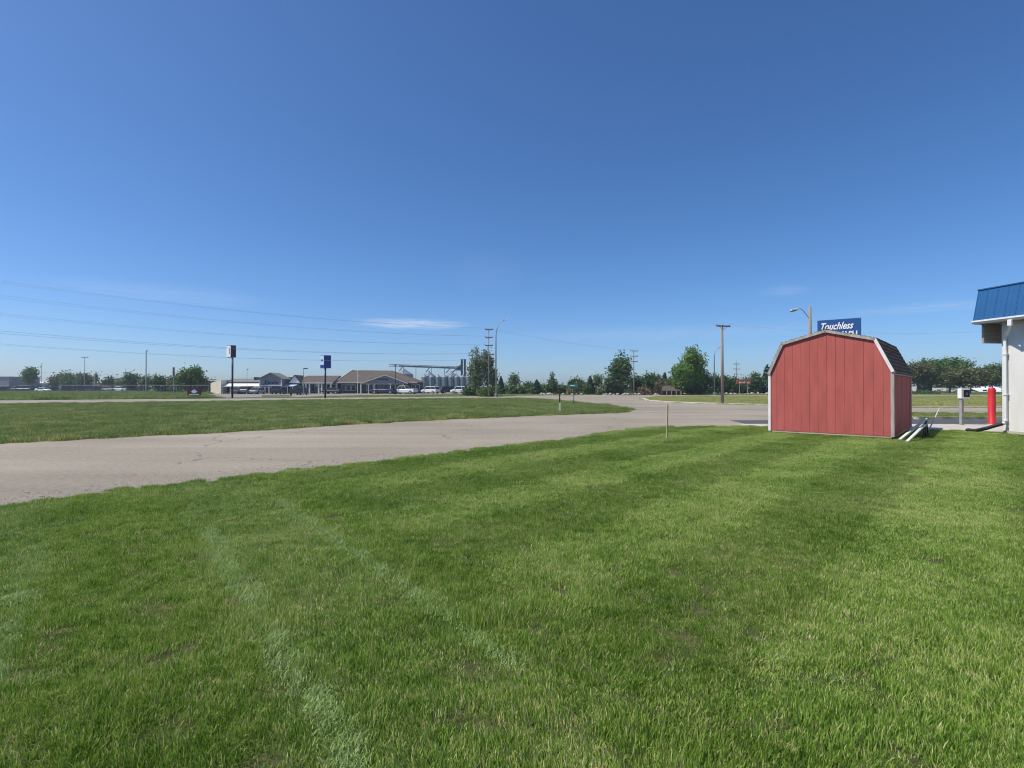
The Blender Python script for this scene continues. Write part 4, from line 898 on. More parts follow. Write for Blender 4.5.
tree('leafy_tree', 'dark tree right behind the orange red sign', 738, 752, 377, 124, 'bush', 'dark', 1200, TG)
tree('leafy_tree', 'dark rounded tree between the orange red sign and the shed', 748, 763, 372, 116, 'round', 'dark', 1800, TG)
tree('conifer', 'tall dark conifer cut by the left edge of the shed', 759, 776, 366, 118, 'conifer', 'spruce', 1800, TG)
g = random.Random(11); xx = 500; kk = 0
while xx < 612:
    w = g.uniform(9, 15)
    kk += 1; tree('low_shrub', 'bushy shrub of the low centre tree line, %s from the curved street light' % ORD[kk - 1], xx, xx + w, g.uniform(380.5, 385.5), g.uniform(103, 124), 'bush', g.choice(['green', 'olive', 'olive', 'grey', 'dark']), 1000, 'shrubs of the centre tree line', cat='shrub', seed=int(xx * 31)); xx += w * .62
for a, b, t_, tn, lb in ((639.5, 650.5, 385, 'rust', 'pale brownish shrub just right of the three armed utility pole'), (653, 662, 380, 'rust', 'upright russet shrub left of the brown roofed hut'), (566, 574, 388, 'rust', 'low russet shrub under the green street sign')):
    tree('russet_shrub', lb, a, b, t_, 101, 'bush', tn, 900, 'russet shrubs', cat='shrub')
for i in range(9):
    a = 612 + i * 17 + g.uniform(-4, 4)
    tree('low_shrub', 'dark low shrub under the trees, %s rightward from the three armed pole' % ORD[i], a, a + 20, g.uniform(383, 386), g.uniform(118, 130), 'bush', g.choice(['dark', 'dark', 'green']), 900, 'low shrubs under the right tree line', cat='shrub', seed=900 + i)
PG = 'park trees right of the shed'
tree('park_tree', 'olive park tree just right of the shed', 904, 930, 362, 125, 'round', 'olive', 3800, PG)
tree('park_tree', 'broad green park tree, second from the shed', 916, 947, 359.5, 132, 'round', 'green', 5200, PG)
tree('park_tree', 'tallest green park tree behind the pay station', 934, 966, 358, 135, 'round', 'green', 5200, PG)
tree('park_tree', 'dark olive park tree with a thick trunk right of the pay station', 952, 989, 367, 118, 'round', 'olive', 5200, PG)
tree('park_tree', 'green park tree against the white car wash wall', 978, 1008, 364, 128, 'round', 'dark', 4600, PG)
tree('park_tree', 'low dark park tree filling the gap behind the pay station', 924, 960, 371, 150, 'bush', 'green', 2000, PG)
tree('conifer', 'dark pointed conifer top among the park trees near the shed', 919, 929, 359.5, 140, 'conifer', 'spruce', 900, PG)
tree('low_shrub', 'low dark green shrub on the park grass just right of the shed', 912, 934, 390.2, 112, 'bush', 'dark', 1400, PG, cat='shrub')

# pale boulders in the strip below the tree line
M['boulder'] = mat('pale boulder', (0.36, 0.33, 0.30), 0.95, 0.2, 2, .4)
bme = []
for sd in range(4):
    g_ = np.random.default_rng(50 + sd); b = MB(); b.lathe([(.5, 0), (.62, .18), (.55, .42), (.3, .6), (.05, .66)], 9)
    b.v = [(q[0] * g_.uniform(.85, 1.2), q[1] * g_.uniform(.7, 1.0), q[2] * g_.uniform(.85, 1.15)) for q in b.v]; bme.append(b.mesh('pale_boulder', M['boulder'], True))
g = random.Random(5)
def boulders(x0, x1, n, d0, d1, s0, s1, label, group):
    for i in range(n):
        d = g.uniform(d0, d1); o = obj('pale_boulder', g.choice(bme), None, (XA(x0 + (x1 - x0) * (i + g.uniform(-.3, .3) + .5) / n, d), d, -0.02)); s = g.uniform(s0, s1) * .58; o.scale = (s * 1.2, s, s); o.rotation_euler.z = g.uniform(0, 6); tag(o, label + ', %s from the left' % ORD[i], 'boulder', group)
boulders(540.5, 553, 7, 97, 101, .6, 1.3, 'pale boulder heaped by the road left of the marker post', 'boulders left of the marker post')
boulders(562, 584, 5, 99, 102, .6, 1.1, 'pale boulder by the road near the green street sign', 'boulders near the street sign')
boulders(601, 660, 16, 99, 103, .5, 1.2, 'pale boulder in the row beneath the three armed utility pole', 'boulders beneath the three armed pole')
boulders(682, 768, 20, 107, 112, .5, 1.3, 'pale boulder in the row beneath the trees behind the island', 'boulders behind the island')

# ------------------------------------------------------------------ buildings
M['brownroof'] = mat('brown shingle roof', (0.105, 0.082, 0.070), 0.95, 0.2, 1.2, .3); M['greyroof'] = mat('grey green roof', (0.17, 0.18, 0.165), 0.9, 0.12, 1)
M['cream'] = mat('cream wall', (0.76, 0.70, 0.57), 0.85, 0.06, .5); M['greywall'] = mat('grey siding wall', (0.24, 0.25, 0.26), 0.85, 0.12, 1); M['darkwall'] = mat('dark brown wall', (0.075, 0.068, 0.065), 0.8, .2, 1)
M['glass'] = mat('window glass', (0.03, 0.035, 0.045), 0.12, .2, 2, spec=.6); M['bawn'] = mat('pale blue awning', (0.42, 0.52, 0.62), .6, .06)
M['rake'] = mat('tan eave boards', (0.62, 0.55, 0.47), .8, .08)
M['brick'] = mat('orange red board', (0.42, 0.12, 0.06), .7, .15, 1)
def gable_roof(parent, x0, x1, y0, y1, ze, zr, m, name='roof', over=.4, ridge='x', th=.14):
    q = MB()
    if ridge == 'x':
        ym = (y0 + y1) / 2; s = (zr - ze) / (ym - y0); a = y0 - over; b = y1 + over
        q.prism([(a, ze - s * over), (ym, zr), (b, ze - s * over), (b, ze - s * over + th), (ym, zr + th), (a, ze - s * over + th)], 'x', x0 - over, x1 + over)
    else:
        xm = (x0 + x1) / 2; s = (zr - ze) / (xm - x0); a = x0 - over; b = x1 + over
        q.prism([(a, ze - s * over), (xm, zr), (b, ze - s * over), (b, ze - s * over + th), (xm, zr + th), (a, ze - s * over + th)], 'y', y0 - over, y1 + over)
    return q.build(name, m, parent)
def window(parent, x0, x1, z0, z1, y, mf=None, mg=None):
    w = MB(); t_ = .07
    for a, b, c, e in ((x0, x0 + t_, z0, z1), (x1 - t_, x1, z0, z1), (x0 + t_, x1 - t_, z0, z0 + t_), (x0 + t_, x1 - t_, z1 - t_, z1)): w.box(a, b, y - .06, y + .02, c, e)
    o = w.build('window', mf or M['wtrim'], parent); MB().box(x0 + t_, x1 - t_, y - .025, y + .01, z0 + t_, z1 - t_).build('pane', mg or M['glass'], o); return o
def blocks(parent, x0, x1, z0, z1, y, n, m, seed=0, name='letter'):   # unreadably small dark letters of a far sign
    g = random.Random(seed); w = (x1 - x0) / n
    for i in range(n):
        q = MB(); a, b = x0 + i * w + w * .1, x0 + (i + 1) * w - w * .12; hh = (z1 - z0) * (1 if i % 3 == 0 else g.uniform(.62, .8)); t_ = w * .24
        q.box(a, a + t_, y - .06, y, z0, z0 + hh); q.box(a + t_, b, y - .058, y, z0 + hh * g.choice([.0, .4, .78]), z0 + hh * g.choice([.22, .2]) + hh * .4)
        q.build(name, m, parent)
# --- long low store with a centre gable
D1 = 124.0
def sx1(x): return XA(x, D1)
x0 = sx1(221); st1 = thing('store', 'long low cream store with grey roof, white awning and a central gable', 'store', (x0, D1, 0))
L1 = sx1(299) - x0; dp = 11.0; xe = sx1(210.5) - x0
MB().box(0, L1, 0, dp, 0, 2.9).build('wall', M['darkwall'], st1)
# end wing standing forward in cream
zw = ZA(380.0, D1); xw = -(x0 - sx1(210.5)); q = MB()
q.hull8([(xw - .5, 0.9, 0), (1.42, -2.5, 0), (1.42, dp - 1, 0), (xw - .5, dp - 1, 0)], [(xw - .5, 0.9, ZA(383.2, D1)), (1.42, -2.5, zw), (1.42, dp - 1, zw + .1), (xw - .5, dp - 1, ZA(383.2, D1))]); q.build('end_wing', M['cream'], st1)
gable_roof(st1, .25, L1 - .25, 0, dp, 2.75, ZA(378.8, D1), M['greyroof'], over=.2)
ax0, ax1 = 1.44, sx1(259) - x0 + 1.2
MB().hull8([(ax0, -2.4, 1.62), (ax1, -2.4, 1.62), (ax1, -.01, 2.15), (ax0, -.01, 2.15)], [(ax0, -2.4, 1.80), (ax1, -2.4, 1.80), (ax1, -.01, 2.50), (ax0, -.01, 2.50)]).build('awning', M['palesign'], st1)
MB().hull8([(sx1(283) - x0, -2.4, 1.66), (L1, -2.4, 1.66), (L1, -.01, 2.2), (sx1(283) - x0, -.01, 2.2)], [(sx1(283) - x0, -2.4, 1.84), (L1, -2.4, 1.84), (L1, -.01, 2.50), (sx1(283) - x0, -.01, 2.50)]).build('awning', M['bawn'], st1)
for xp in (222, 230, 238, 246, 254, 286, 291, 297): MB().box(sx1(xp) - x0 + 1.25, sx1(xp) - x0 + 1.39, -2.25, -2.11, 0, 1.63).build('post', M['wtrim'], st1)
for i in range(9): a = sx1(223 + i * 3.9) - x0; window(st1, a, a + .78, .25, 1.9, -.02)
for i in range(4): a = sx1(284 + i * 3.6) - x0; window(st1, a, a + .72, .25, 1.9, -.02)
gx0, gx1 = sx1(259.4) - x0 + 1.38, sx1(282) - x0 + 1.3; gm = (gx0 + gx1) / 2; ze = ZA(379.0, D1); za = ZA(373.4, D1)
q = MB(); q.prism([(gx0, 0), (gx1, 0), (gx1, ze), (gm, za), (gx0, ze)], 'y', -2.8, 1.5); gb = q.build('gable_front', M['greywall'], st1)
gable_roof(st1, gx0, gx1, -2.8, 1.5, ze, za, M['greyroof'], 'gable_roof', .35, 'y')
for a in (gx0, gx1 - .28): MB().box(a, a + .28, -2.95, -2.81, 0, ze - .1).build('column', M['wtrim'], st1)
MB().box(gx0 + .3, gx1 - .3, -2.9, -2.81, ZA(385.8, D1), ZA(385, D1)).build('lintel', M['wtrim'], st1)
for i in range(5): a = gx0 + .45 + i * .94; window(st1, a, a + .8, .1, 1.6, -2.81)
blocks(st1, gx0 + 2.0, gx1 - .7, ZA(384.0, D1), ZA(381.0, D1), -2.82, 6, M['navy'], 4)
q = MB(); q.tube([(gx0 + .9, -2.88, 2.2), (gx0 + 1.4, -2.88, 2.4), (gx0 + 1.7, -2.88, 3.1), (gx0 + 1.5, -2.88, 3.2), (gx0 + 1.5, -2.88, 2.4), (gx0 + 1.9, -2.88, 2.3)], .1, 6).build('emblem', M['navy'], st1)
for xr in (247.5, 281): MB().box(sx1(xr) - x0, sx1(xr + 3.2) - x0, 3, 4.5, ZA(379, D1) - .3, ZA(376.9, D1)).build('roof_unit', M['darkmetal'], st1)

# --- brown roofed building with hip roof, front gable and a white columned wing
D2 = 126.0
def sx2(x): return XA(x, D2)
x0 = sx2(337); b2_ = thing('brown_roofed_building', 'single storey building with brown hip roof and a wide front gable', 'building', (x0, D2, 0))
W2 = sx2(416.5) - x0; dp = 13.0; ze = ZA(382.2, D2) 
MB().box(.5, W2 - .5, 0.5, dp - .5, 0, ze).build('wall', M['darkwall'], b2_)
zr = ZA(370.2, D2 + 6.5); ra, rb = XA(352.5, D2 + 6.5) - x0, XA(393, D2 + 6.5) - x0
q = MB(); ym = dp / 2
q.add([(-.3, -.6, ze), (W2 + .3, -.6, ze), (W2 + .3, dp + .6, ze), (-.3, dp + .6, ze), (ra, ym, zr), (rb, ym, zr - .1)], [(0, 1, 5, 4), (1, 2, 5), (2, 3, 4, 5), (3, 0, 4), (3, 2, 1, 0)]); q.build('roof', M['brownroof'], b2_)
fa = MB(); fa.box(-.32, W2 + .32, -.66, -.605, ze - .25, ze + .06); fa.build('fascia', M['rake'], b2_)
# hip edge boards that catch the light
MB().tube([(-.3, -.6, ze + .04), (ra, ym, zr + .04)], .13, 6).build('hip_cap', M['rake'], b2_)
gx0, gx1, ga = sx2(361.5) - x0 + .75, sx2(408) - x0 + .5, sx2(385.5) - x0 + .62; zg = ZA(374.4, D2)
q = MB(); q.prism([(gx0 + .3, ze - .3), (gx1 - .3, ze - .3), (ga, zg - .12)], 'y', -2.6, -2.5); q.build('gable_wall', M['greywall'], b2_)
q = MB(); th = .2
q.add([(gx0, -2.9, ze - .05), (ga, -2.9, zg), (gx1, -2.9, ze - .05), (gx0, 3.0, ze - .05), (ga, 5.6, zg), (gx1, 3.0, ze - .05), (gx0, -2.9, ze - .05 - th), (ga, -2.9, zg - th), (gx1, -2.9, ze - .05 - th)], [(0, 1, 4, 3), (1, 2, 5, 4), (0, 6, 7, 1), (1, 7, 8, 2)]); q.build('gable_roof', M['brownroof'], b2_)
for (a, za_), (b, zb_) in (((gx0 - .1, ze - .15), (ga, zg - .06)), ((ga, zg - .06), (gx1 + .1, ze - .15))):
    q = MB(); q.prism([(a, za_), (b, zb_), (b, zb_ - .28), (a, za_ - .28)], 'y', -3.0, -2.91); q.build('rake_board', M['rake'], b2_)
MB().box(gx0 + .2, gx1 - .2, -2.75, -2.45, ze - .55, ze - .31).build('beam', M['gtrim'], b2_)
for xp in (363.6, 371, 376.5, 392.5, 397.5, 405): MB().box(sx2(xp) - x0, sx2(xp) - x0 + .22, -2.7, -2.5, 0, ze - .56).build('column', M['wtrim'], b2_)
MB().box(-.1, .22, -.5, -.2, 0, ze - .26).build('column', M['cream'], b2_)
blocks(b2_, sx2(380) - x0, sx2(391.5) - x0, ZA(380.4, D2), ZA(378.2, D2), -2.61, 6, M['navy'], 9)
for a in (341, 346, 351, 366, 371.6, 377, 383, 388, 393.4, 398.6, 411, 415.5): window(b2_, sx2(a) - x0, sx2(a) - x0 + .95, .7, ze - .55, .49)
# white columned wing to its left
x0 = sx2(298); wg = thing('columned_wing', 'low wing with brown roof, white gable end and white columns', 'building', (x0, D2 - 2, 0)); WL = sx2(336.5) - x0; ze = ZA(382.4, D2); zr = ZA(375.4, D2)
MB().box(.8, WL, 2.2, 9.5, 0, ze).build('wall', M['greywall'], wg)
q = MB(); q.add([(-.3, -.4, ze), (WL, -.4, ze), (WL, 10, ze), (-.3, 10, ze), (1.2, 4.8, zr), (WL, 4.8, zr)], [(0, 1, 5, 4), (1, 2, 5), (2, 3, 4, 5), (3, 0, 4), (3, 2, 1, 0)]); q.build('roof', M['brownroof'], wg)
q = MB(); q.prism([(-.9, ze - .15), (1.9, ze - .15), (.5, ze + 1.55)], 'y', -1.2, -1.0); q.build('gable_end', M['palesign'], wg)
q = MB(); q.add([(-1.1, -1.35, ze - .2), (.5, -1.35, ze + 1.75), (2.1, -1.35, ze - .2), (-1.1, 2.5, ze - .2), (.5, 4.2, ze + 1.75), (2.1, 2.5, ze - .2)], [(0, 1, 4, 3), (1, 2, 5, 4)]); q.build('gable_roof', M['brownroof'], wg)
MB().box(-.35, WL, -.5, -.4, ze - .3, ze + .03).build('fascia', M['rake'], wg)
for xp in (299, 306.5, 309.5, 313, 322, 325, 329, 334): MB().box(sx2(xp) - x0 - .12, sx2(xp) - x0 + .18, -.35, -.05, 0, ze - .31).build('column', M['wtrim'], wg)
for xp in (302, 310.4, 317, 326, 331): window(wg, sx2(xp) - x0, sx2(xp) - x0 + 1.0, .6, ze - .5, 2.18)
MB().box(sx2(315.4) - x0, sx2(319.8) - x0, 1.9, 2.16, ze - 1.0, ze - .3).build('door_canopy', M['palesign'], wg)

# --- grain bins with conveyor bridge and elevator leg
M['binmetal'] = mat('corrugated steel', (0.22, 0.25, 0.29), 0.45, .1, .6, metal=.35); M['steelblue'] = mat('dark conveyor steel', (0.085, 0.10, 0.14), 0.6, .15, 1)
D3 = 235.0
def bin_(label, xc, w, yw, yr, d, m=None):
    r_ = w / 2 * d / F; t_ = thing('grain_bin', label, 'grain bin', (XA(xc, d), d, 0), 0, 'row of steel grain bins'); zw, zr_ = ZA(yw, d), ZA(yr, d)
    pr = []; k = 14
    for i in range(k + 1):
        z = zw * i / k; pr += [(r_, z), (r_ * 1.012, z + zw / k * .5)] if i < k else [(r_, zw)]
    MB().lathe(pr, 24).build('wall', m or M['binmetal'], t_, True)
    MB().lathe([(r_ * 1.04, zw - .02), (r_ * .12, zr_ - .1), (r_ * .1, zr_ + .3), (.05, zr_ + .35)], 24).build('roof', M['binmetal'], t_)
    q = MB()
    for a in range(12): c_, s_ = math.cos(a * .5236), math.sin(a * .5236); q.tube([(r_ * 1.02 * c_, r_ * 1.02 * s_, 0), (r_ * 1.02 * c_, r_ * 1.02 * s_, zw)], .05, 4)
    q.build('stiffeners', M['galv'], t_)
ordn = ['first', 'second', 'third', 'fourth', 'fifth', 'sixth', 'seventh', 'eighth']
for i, xc in enumerate((424.5, 431.6, 438.3, 444.7, 451, 457, 462.8, 468)): bin_('ribbed steel grain bin, %s from the left in the front row' % ordn[i], xc, 6.0, 377.2, 374.6, D3)
bin_('large pale cone roofed grain bin rising behind the brown roof', 404.5, 17, 374.5, 369.4, D3 + 40)
bin_('large cone roofed grain bin behind the middle of the front row', 429, 13, 376.0, 371.6, D3 + 40); bin_('large cone roofed grain bin under the elevator leg', 451.5, 13, 376, 371.8, D3 + 40)
dc = D3 + 22; cb = thing('conveyor_bridge', 'long dark conveyor bridge crossing above the grain bins', 'conveyor', (XA(389, dc), dc, 0)); Wc = XA(462, dc) - XA(389, dc); zc = ZA(366.2, dc); zc2 = ZA(368.9, dc)
def zl(t_): return zc + (zc2 - zc) * t_
for off, zo in ((-.6, 0), (.6, 0), (-.6, 1.0), (.6, 1.0)):
    MB().tube([(0, off, zl(0) + zo), (Wc, off, zl(1) + zo)], .11, 5).build('chord', M['steelblue'], cb)
MB().hull8([(Wc * .14, -.5, zl(.14) + .05), (Wc, -.5, zl(1) + .05), (Wc, .5, zl(1) + .05), (Wc * .14, .5, zl(.14) + .05)], [(Wc * .14, -.5, zl(.14) + .62), (Wc, -.5, zl(1) + .62), (Wc, .5, zl(1) + .62), (Wc * .14, .5, zl(.14) + .62)]).build('trough', M['steelblue'], cb)
for i in range(26):
    a, b = i / 26, (i + 1) / 26
    MB().tube([(Wc * a, -.6, zl(a) + (i % 2) * 1.0), (Wc * b, -.6, zl(b) + ((i + 1) % 2) * 1.0)], .05, 4).build('lattice_bar', M['steelblue'], cb)
for f_, y_ in ((.09, 373.2), (.20, 371.0), (.37, 375.8), (.58, 372.6), (.76, 375), (.92, 373)):
    MB().tube([(Wc * f_ - .2, 0, 0), (Wc * f_, 0, zl(f_))], .12, 5).build('leg', M['steelblue'], cb)
for f_ in (.19, .56, .84): MB().tube([(Wc * f_, 0, zl(f_) + .2), (Wc * f_ - 2.6, 4, zl(f_) - 2.0)], .22, 6).build('spout', M['steelblue'], cb)
et = thing('elevator_leg', 'dark twin elevator tower standing at the right end of the grain bins', 'tower', (XA(463.4, dc), dc, 0)); H = ZA(360.2, dc)
for a in (-1.25, .25): MB().box(a, a + .95, -.5, .5, 0, H).build('leg_casing', M['steelblue'], et); MB().box(a - .12, a + 1.07, -.7, .7, H, H + .5).build('head', M['steelblue'], et)
for i in range(9): z = 2 + i * (H - 3) / 8; MB().box(-1.6, 1.5, -.75, .75, z, z + .12).build('platform', M['steelblue'], et)
q = MB(); q.tube([(-1, -.5, H * .86), (-5.4, -.5, H * .60)], .3, 8).build('spout', M['steelblue'], et); MB().box(-3.4, -1.3, -.5, .5, H * .66, H * .8).build('drive_box', M['steelblue'], et)
for kk, (a, b, t_) in enumerate(((410, 420, 388), (418, 430, 387), (428, 442, 386.2), (441, 452, 387.5), (452, 463, 386))):
    tree('low_shrub', 'green shrub in front of the grain bins, %s from the left' % ORD[kk], a, b, t_, 165, 'bush', g.choice(['green', 'olive']), 800, 'shrubs in front of the grain bins', cat='shrub')

# --- far left sheds, hut and sign on the right, white houses in the park
def simple_shed(name, label, x0, x1, ytop, d, dep, m, roofm, cat='building', pitch=None, nwin=0):
    X0 = XA(x0, d); W = XA(x1, d) - X0; H = ZA(ytop, d); t_ = thing(name, label, cat, (X0, d, 0))
    if pitch:
        he = H - pitch; MB().box(0, W, 0, dep, 0, he).build('wall', m, t_); gable_roof(t_, 0, W, 0, dep, he, H - .14, roofm, over=.35)
    else:
        he = H - .25; MB().box(0, W, 0, dep, 0, he).build('wall', m, t_); MB().box(-.2, W + .2, -.2, dep + .2, he + .002, H).build('roof', roofm, t_)
    for i in range(nwin):
        a = W * (i + .25) / nwin; window(t_, a, a + W / nwin * .5, .8, min(he - .3, 2.4), -.002)
    return t_
simple_shed('warehouse', 'grey blocky warehouse cut by the left edge of the picture', -14, 9, 376.5, 215, 14, M['greywall'], M['gtrim'], nwin=6)
simple_shed('warehouse', 'long low white warehouse behind the parked cars at far left', 9.5, 94, 381.6, 230, 16, M['palesign'], M['wmetal'], pitch=.8, nwin=10)
hut = simple_shed('picnic_hut', 'dark open sided hut with a low brown roof among the trees', 660.5, 680, 385.7, 103, 5, M['darkwall'], M['brownroof'], 'hut', 1.0)
for i in range(5): MB().box(i * .95, i * .95 + .12, -.9, -.78, 0, ZA(385.7, 103) - 1.05).build('post', M['timber'], hut)
q = MB(); Wh = XA(680, 103) - XA(660.5, 103); q.hull8([(-.4, -1.3, 1.05), (Wh + .4, -1.3, 1.05), (Wh + .4, -.36, 1.12), (-.4, -.36, 1.12)], [(-.4, -1.3, 1.13), (Wh + .4, -1.3, 1.13), (Wh + .4, -.36, 1.2), (-.4, -.36, 1.2)]); 
d = 112; rs = thing('orange_red_sign', 'orange red sign board on two posts in front of dark trees', 'sign', (XA(736.4, d), d, 0)); W = XA(751, d) - XA(736.4, d)
MB().box(0, W, 0, .2, ZA(384, d), ZA(379.4, d)).build('board', M['brick'], rs)
for f_ in (.22, .78): MB().box(W * f_ - .08, W * f_ + .08, .04, .16, 0, ZA(384, d) - .002).build('post', M['gtrim'], rs)
blocks(rs, W * .2, W * .62, ZA(383.3, d), ZA(381.4, d), -.003, 4, M['palesign'], 3)
MB().box(W * .75, W * .9, -.02, -.002, ZA(383.4, d), ZA(382.4, d)).build('mark', M['palesign'], rs)
simple_shed('white_house', 'white low house behind the red bollard and park trees', 980, 1008, 386.2, 150, 9, M['palesign'], M['wmetal'], 'house', 1.6, 3)
simple_shed('white_house', 'white low house glimpsed under the park trees right of the shed', 915, 953, 387.2, 165, 9, M['palesign'], M['gtrim'], 'house', 1.3, 4)

# chain link fence in front of the left trees
dA, dB = 82.0, 84.0; fa_, fb_ = Vector((XA(60, dA), dA, 0)), Vector((XA(209, dB), dB, 0)); fl_ = (fb_ - fa_).length
fe = thing('chain_link_fence', 'thin grey chain link fence in front of the left trees', 'fence', fa_, math.atan2(fb_.y - fa_.y, fb_.x - fa_.x)); fh = 1.85
n_ = 9
for i in range(n_ + 1): MB().tube([(fl_ * i / n_, 0, 0), (fl_ * i / n_, 0, fh + .05)], .03, 6).build('post', M['galv'], fe)
MB().tube([(0, 0, fh), (fl_, 0, fh)], .025, 6).build('top_rail', M['galv'], fe)
q = MB(); s = .12; k = 0
xx = -fh
while xx < fl_:
    a0, a1 = max(0, xx), min(fl_, xx + fh)
    q.add([(a0, -.004, a0 - xx), (a1, -.004, a1 - xx), (a1, .004, a1 - xx + .008), (a0, .004, a0 - xx + .008)], [(0, 1, 2, 3)])
    q.add([(a0, .006, fh - (a0 - xx)), (a1, .006, fh - (a1 - xx)), (a1, .012, fh - (a1 - xx) - .008), (a0, .012, fh - (a0 - xx) - .008)], [(0, 1, 2, 3)]); xx += s
q.build('wire_mesh', M['galv'], fe)['kind'] = 'stuff'

# ------------------------------------------------------------------ vehicles
M['tyre'] = mat('tyre', (0.015, 0.015, 0.016), .9, .2); M['rim'] = mat('wheel rim', (.42, .43, .45), .35, .1, metal=.6); M['carglass'] = mat('car glass', (.02, .024, .03), .08, .1, spec=.7)
M['headlight'] = mat('headlight', (.75, .76, .78), .15, .02); M['taillight'] = mat('tail light', (.35, .012, .012), .25, .05)
PAINT = {k: mat('car paint ' + k, c, .28, .03, spec=.6) for k, c in {'white': (.78, .78, .77), 'navy': (.015, .02, .05), 'black': (.016, .016, .02), 'silver': (.45, .46, .47), 'red': (.25, .02, .02), 'grey': (.13, .135, .15), 'green': (.02, .045, .04)}.items()}
def loft(sections):   # each: list of (x,y,z) rings of equal length
    q = MB(); n = len(sections[0]); v = [p for s in sections for p in s]; f = []
    for i in range(len(sections) - 1):
        for k in range(n): f.append((i*n+k, i*n+(k+1) % n, (i+1)*n+(k+1) % n, (i+1)*n+k))
    f += [tuple(range(n - 1, -1, -1)), tuple((len(sections) - 1) * n + k for k in range(n))]
    q.add(v, f); return q
def ring(x, hw, z0, z1, ch=.1):
    return [(x, -hw + ch, z0), (x, hw - ch, z0), (x, hw, z0 + ch), (x, hw, z1 - ch), (x, hw - ch, z1), (x, -hw + ch, z1), (x, -hw, z1 - ch), (x, -hw, z0 + ch)]
def vehicle(kind, paint, label, x, d, rz, group=None, ybase=None, detail=True):
    p = PAINT[paint]; z_ = 0.0
    t_ = thing({'pickup': 'pickup_truck', 'suv': 'sport_utility_vehicle', 'sedan': 'sedan', 'van': 'van'}[kind], label, {'pickup': 'pickup truck', 'suv': 'car', 'sedan': 'car', 'van': 'van'}[kind], (XA(x, d), d, z_), rz, group)
    if kind == 'pickup': L, W, belt, roof, cab, r_ = 5.8, 1.0, 1.12, 1.88, (-.75, -.35, 1.0, 1.55), .40
    elif kind == 'suv': L, W, belt, roof, cab, r_ = 4.8, .95, 1.05, 1.76, (-2.2, -1.95, .75, 1.4), .36
    elif kind == 'van': L, W, belt, roof, cab, r_ = 5.3, 1.0, 1.15, 2.1, (-2.55, -2.45, 1.4, 2.1), .35
    else: L, W, belt, roof, cab, r_ = 4.7, .9, .92, 1.44, (-1.75, -1.0, .55, 1.3), .33
    h = L / 2; low = .36
    body = loft([ring(-h, W * .88, low + .12, belt - .1), ring(-h + .15, W * .97, low, belt), ring(-.9, W, low - .05, belt), ring(cab[3], W, low - .05, belt), ring(h - .75, W * .98, low, belt - .06), ring(h - .15, W * .92, low + .02, belt - .18), ring(h, W * .8, low + .12, belt - .3)])
    bo = body.build('body', p, t_, False, .04)
    if kind == 'pickup':
        MB().box(-h + .1, cab[0] - .08, -W + .14, W - .14, belt + .002, belt + .012).build('bed_liner', M['darkmetal'], t_)
        for s in (-1, 1): MB().box(-h + .05, cab[0] - .05, s * (W - .07) - .06, s * (W - .07) + .06, belt + .003, belt + .10).build('bed_rail', p, t_)
        MB().box(-h + .02, -h + .12, -W + .14, W - .14, belt + .003, belt + .09).build('tailgate', p, t_)
    gl = MB(); gl.hull8([(cab[0], -W + .06, belt + .001), (cab[3], -W + .06, belt + .001), (cab[3], W - .06, belt + .001), (cab[0], W - .06, belt + .001)], [(cab[1], -W + .2, roof - .07), (cab[2], -W + .2, roof - .07), (cab[2], W - .2, roof - .07), (cab[1], W - .2, roof - .07)])
    gl.build('cab_glass', M['carglass'], t_)
    rf = MB(); rf.hull8([(cab[1] - .05, -W + .17, roof - .068), (cab[2] + .06, -W + .17, roof - .068), (cab[2] + .06, W - .17, roof - .068), (cab[1] - .05, W - .17, roof - .068)], [(cab[1] + .05, -W + .26, roof), (cab[2] - .05, -W + .26, roof), (cab[2] - .05, W - .26, roof), (cab[1] + .05, W - .26, roof)]); rf.build('roof', p, t_)
    for s in (-1, 1):
        for f0 in ((0, 1), (.5, .5), (.52, .52)) if False else (0.0, .46, 1.0):
            xb = cab[0] + (cab[3] - cab[0]) * f0; xt = cab[1] + (cab[2] - cab[1]) * f0
            MB().tube([(xb, s * (W - .05), belt), (xt, s * (W - .19), roof - .05)], .05, 4).build('pillar', p, t_)
    for wx in (-h + .95, h - 1.0):
        for s in (-1, 1):
            q = MB(); y0 = s * (W - .2); y1 = s * (W + .015); vs = []
            seg = 14
            for yy in (y0, y1):
                vs += [(wx + r_ * math.cos(k * 6.2832 / seg), yy, r_ + r_ * math.sin(k * 6.2832 / seg)) for k in range(seg)]
            q.add(vs, [(k, (k + 1) % seg, (k + 1) % seg + seg, k + seg) for k in range(seg)] + [tuple(range(seg)), tuple(range(2 * seg - 1, seg - 1, -1))]); w_ = q.build('wheel', M['tyre'], t_)
            if detail:
                q = MB(); vs = []
                for yy in (s * (W + .016), s * (W + .03)): vs += [(wx + r_ * .6 * math.cos(k * 6.2832 / seg), yy, r_ + r_ * .6 * math.sin(k * 6.2832 / seg)) for k in range(seg)]
                q.add(vs, [(k, (k + 1) % seg, (k + 1) % seg + seg, k + seg) for k in range(seg)] + [tuple(range(seg)), tuple(range(2 * seg - 1, seg - 1, -1))]); q.build('rim', M['rim'], w_)
